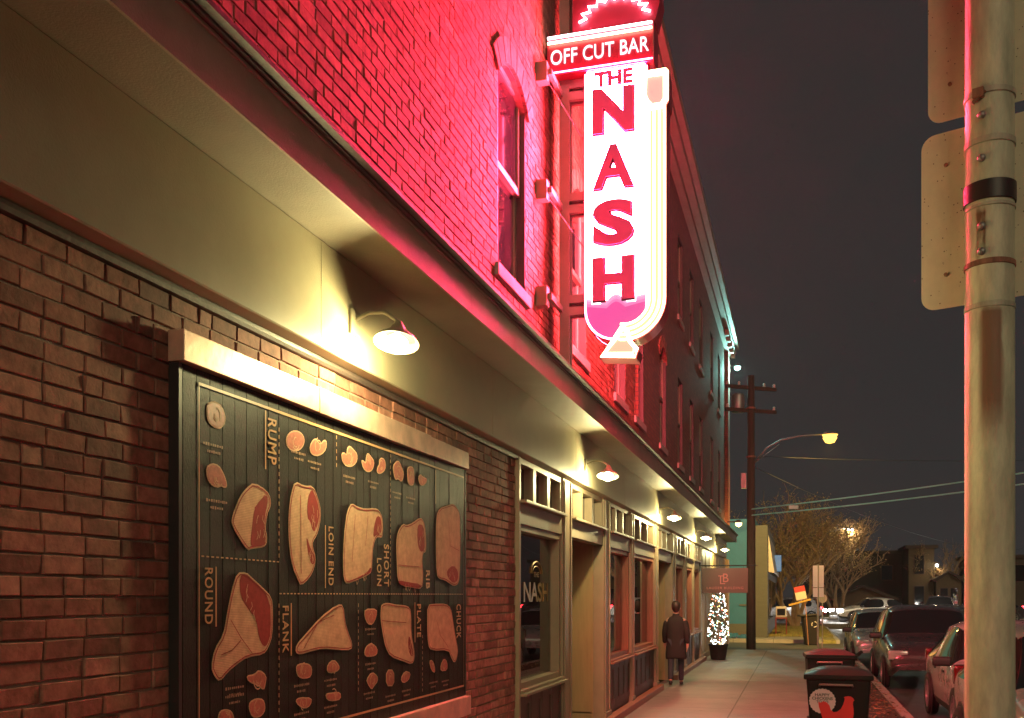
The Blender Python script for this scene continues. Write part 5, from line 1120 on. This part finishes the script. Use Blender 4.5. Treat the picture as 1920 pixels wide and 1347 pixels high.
def person(label, x, y, rz, h, coat, trousers, stride, bag=None):
    t = thing('person', label, 'person', (x, y, 0), rz); k = h/1.75
    V = lambda a, b, c: (a*k, b*k, c*k); st = stride
    J = {'pelvis': (V(0, 0, .95), .12*k), 'waist': (V(0, .0, 1.10), .11*k), 'chest': (V(0, .01, 1.30), .135*k), 'neckb': (V(0, .01, 1.47), .065*k), 'neck': (V(0, .02, 1.53), .05*k), 'head1': (V(0, .035, 1.60), .072*k), 'head2': (V(0, .03, 1.68), .082*k)}
    E = [('pelvis', 'waist'), ('waist', 'chest'), ('chest', 'neckb'), ('neckb', 'neck'), ('neck', 'head1'), ('head1', 'head2')]
    leg = {}; arm = {}
    for s, sg_ in (('l', -1), ('r', 1)):
        f = st*sg_
        hipp = V(.09*sg_, 0, .90); kn = V(.10*sg_, .16*f+.04, .50); an = V(.10*sg_, .32*f-.02, .09+(.05 if f < 0 else 0)); to = V(.11*sg_, .32*f+.13, .035)
        sh = V(.175*sg_, 0, 1.385); el = V(.235*sg_, -.12*f-.02, 1.13); wr = V(.24*sg_, -.16*f+.06, .89)
        leg[s] = (hipp, kn, an, to); arm[s] = (sh, el, wr)
        J.update({s+'hip': (hipp, .085*k), s+'knee': (kn, .055*k), s+'ank': (an, .04*k), s+'toe': (to, .035*k), s+'sh': (sh, .055*k), s+'el': (el, .040*k), s+'wr': (wr, .027*k)})
        pm = V(.245*sg_, -.17*f+.075, .83); J[s+'palm'] = (pm, .032*k)
        E += [('pelvis', s+'hip'), (s+'hip', s+'knee'), (s+'knee', s+'ank'), (s+'ank', s+'toe'), ('chest', s+'sh'), (s+'sh', s+'el'), (s+'el', s+'wr'), (s+'wr', s+'palm')]
        for q, (dx, ln) in enumerate(((-.028, .07), (-.010, .08), (.010, .075), (.028, .06))):
            a = tuple(Vector(pm)+Vector((-.008*sg_, dx, -.03))*k); b = tuple(Vector(pm)+Vector((-.014*sg_, dx*1.1+.008, -.03-ln*.55))*k); c = tuple(Vector(pm)+Vector((-.028*sg_, dx*1.1+.012, -.03-ln))*k)
            for nm_, pt, r_ in (('a', a, .010), ('b', b, .009), ('c', c, .007)): J[s+'f%d' % q+nm_] = (pt, r_*k)
            E += [(s+'palm', s+'f%da' % q), (s+'f%da' % q, s+'f%db' % q), (s+'f%db' % q, s+'f%dc' % q)]
        a = tuple(Vector(pm)+Vector((-.02*sg_, .035, .01))*k); b = tuple(Vector(pm)+Vector((-.03*sg_, .05, -.035))*k); J[s+'tha'] = (a, .011*k); J[s+'thb'] = (b, .009*k); E += [(s+'palm', s+'tha'), (s+'tha', s+'thb')]
    skin_mesh(J, E, 'body', M['skin'], t, 2)
    # face
    mb = MB(); mb.tube([V(0, .112, 1.655), V(0, .130, 1.625), V(0, .116, 1.61)], [.006*k, .013*k, .010*k], 6); mb.build('nose', M['skin'], t, smooth=True)
    for s_ in (-1, 1):
        mb = MB(); mb.lathe([(0, -.008*k), (.012*k, 0), (0, .008*k)], 8, 0, Matrix.Translation(V(.030*s_, .108, 1.652))); mb.build('eye', M['hair'], t)
        mb = MB(); mb.lathe([(0, -.02*k), (.016*k, 0), (0, .03*k)], 8, 0, Matrix.Translation(V(.088*s_, .04, 1.62))); mb.build('ear', M['skin'], t)
    mb = MB(); mb.tube([V(-.022, .113, 1.585), V(0, .118, 1.582), V(.022, .113, 1.585)], .005*k, 5); mb.build('mouth', M['tailred'], t)
    hm = MB(); hm.lathe([(0, -.135*k), (.045*k, -.13*k), (.075*k, -.085*k), (.092*k, -.02*k), (.094*k, .03*k), (.078*k, .078*k), (.045*k, .104*k), (0, .112*k)], 20, 0, Matrix.Translation(V(0, -.012, 1.675)) @ Matrix.Rotation(R(12), 4, 'X') @ Matrix.Diagonal((.98, 1.12, 1, 1)), False); hm.build('hair', M['hair'], t, smooth=True)
    J0 = None
    rows = [(.58, .215, .165), (.62, .22, .17), (.85, .205, .155), (1.02, .185, .138), (1.20, .195, .140), (1.32, .205, .138), (1.40, .185, .115), (1.445, .125, .085), (1.47, .078, .075), (1.515, .07, .07)]; vs = []; n_ = 24
    for z_, a_, b_ in rows:
        for q in range(n_):
            an = 2*pi*q/n_; fold = 1+.03*sin(an*5+z_*2)*max(0, 1.1-z_); vs.append((a_*fold*cos(an)*k, b_*fold*sin(an)*k+.01*k, z_*k+(.012*sin(an*3) if z_ < .6 else 0)))
    mb = MB(); mb.add(vs, [(i*n_+q, i*n_+(q+1) % n_, (i+1)*n_+(q+1) % n_, (i+1)*n_+q) for i in range(len(rows)-1) for q in range(n_)]+[tuple(range(n_))[::-1]]); mb.build('coat', coat, t, smooth=True); CE = []
    for s in 'lr':
        sh, el, wr = arm[s]; skin_mesh({'1': (sh, .080*k), '2': (el, .066*k), '3': (wr, .052*k)}, [('1', '2'), ('2', '3')], 'sleeve', coat, t, 2)
    TJ = {'p': (V(0, 0, .95), .13*k)}; TE = []
    for s in 'lr':
        a, b, c, d = leg[s]; TJ.update({s+'1': (a, .098*k), s+'2': (b, .070*k), s+'3': (c, .056*k)}); TE += [('p', s+'1'), (s+'1', s+'2'), (s+'2', s+'3')]
        skin_mesh({'a': (tuple(Vector(c)+Vector((0, -.05*k, -.035*k))), .045*k), 'b': (tuple(Vector(c)+Vector((0, .05*k, -.035*k))), .046*k), 'c': (tuple(Vector(d)+Vector((0, .02*k, 0))), .038*k)}, [('a', 'b'), ('b', 'c')], 'shoe', M['black'], t, 1)
    skin_mesh(TJ, TE, 'trousers', trousers, t, 2)
    return t
dk = mat('dark_wool', (.018, .014, .014), .9, var=.2, bump=.3); dk2 = mat('brown_coat', (.035, .018, .016), .85, var=.2, bump=.3); jn = mat('dark_denim', (.025, .028, .04), .85, var=.2)
person('person in long dark coat walking past the second entrance recess', -2.22, 18.75, R(4), 1.58, dk, jn, .7)

# ---------------------------------------------------------------- added thin air volume, stands in for lens bloom at the sign
mb = MB(); mb.box(-155, 255, -34, 424, -1.4, 13.5)
vm_ = bpy.data.materials.new('bloom_haze'); vm_.use_nodes = True; N = vm_.node_tree.nodes; N.remove(N['Principled BSDF'])
pv = N.new('ShaderNodeVolumePrincipled'); pv.inputs['Density'].default_value = .0003; pv.inputs['Color'].default_value = (.9, .9, .9, 1); pv.inputs['Anisotropy'].default_value = .6
vm_.node_tree.links.new(pv.outputs[0], N['Material Output'].inputs['Volume'])
tag(mb.build('bloom_haze', vm_), 'thin added air volume that imitates bloom around the neon sign', 'bloom_haze', kind='stuff')
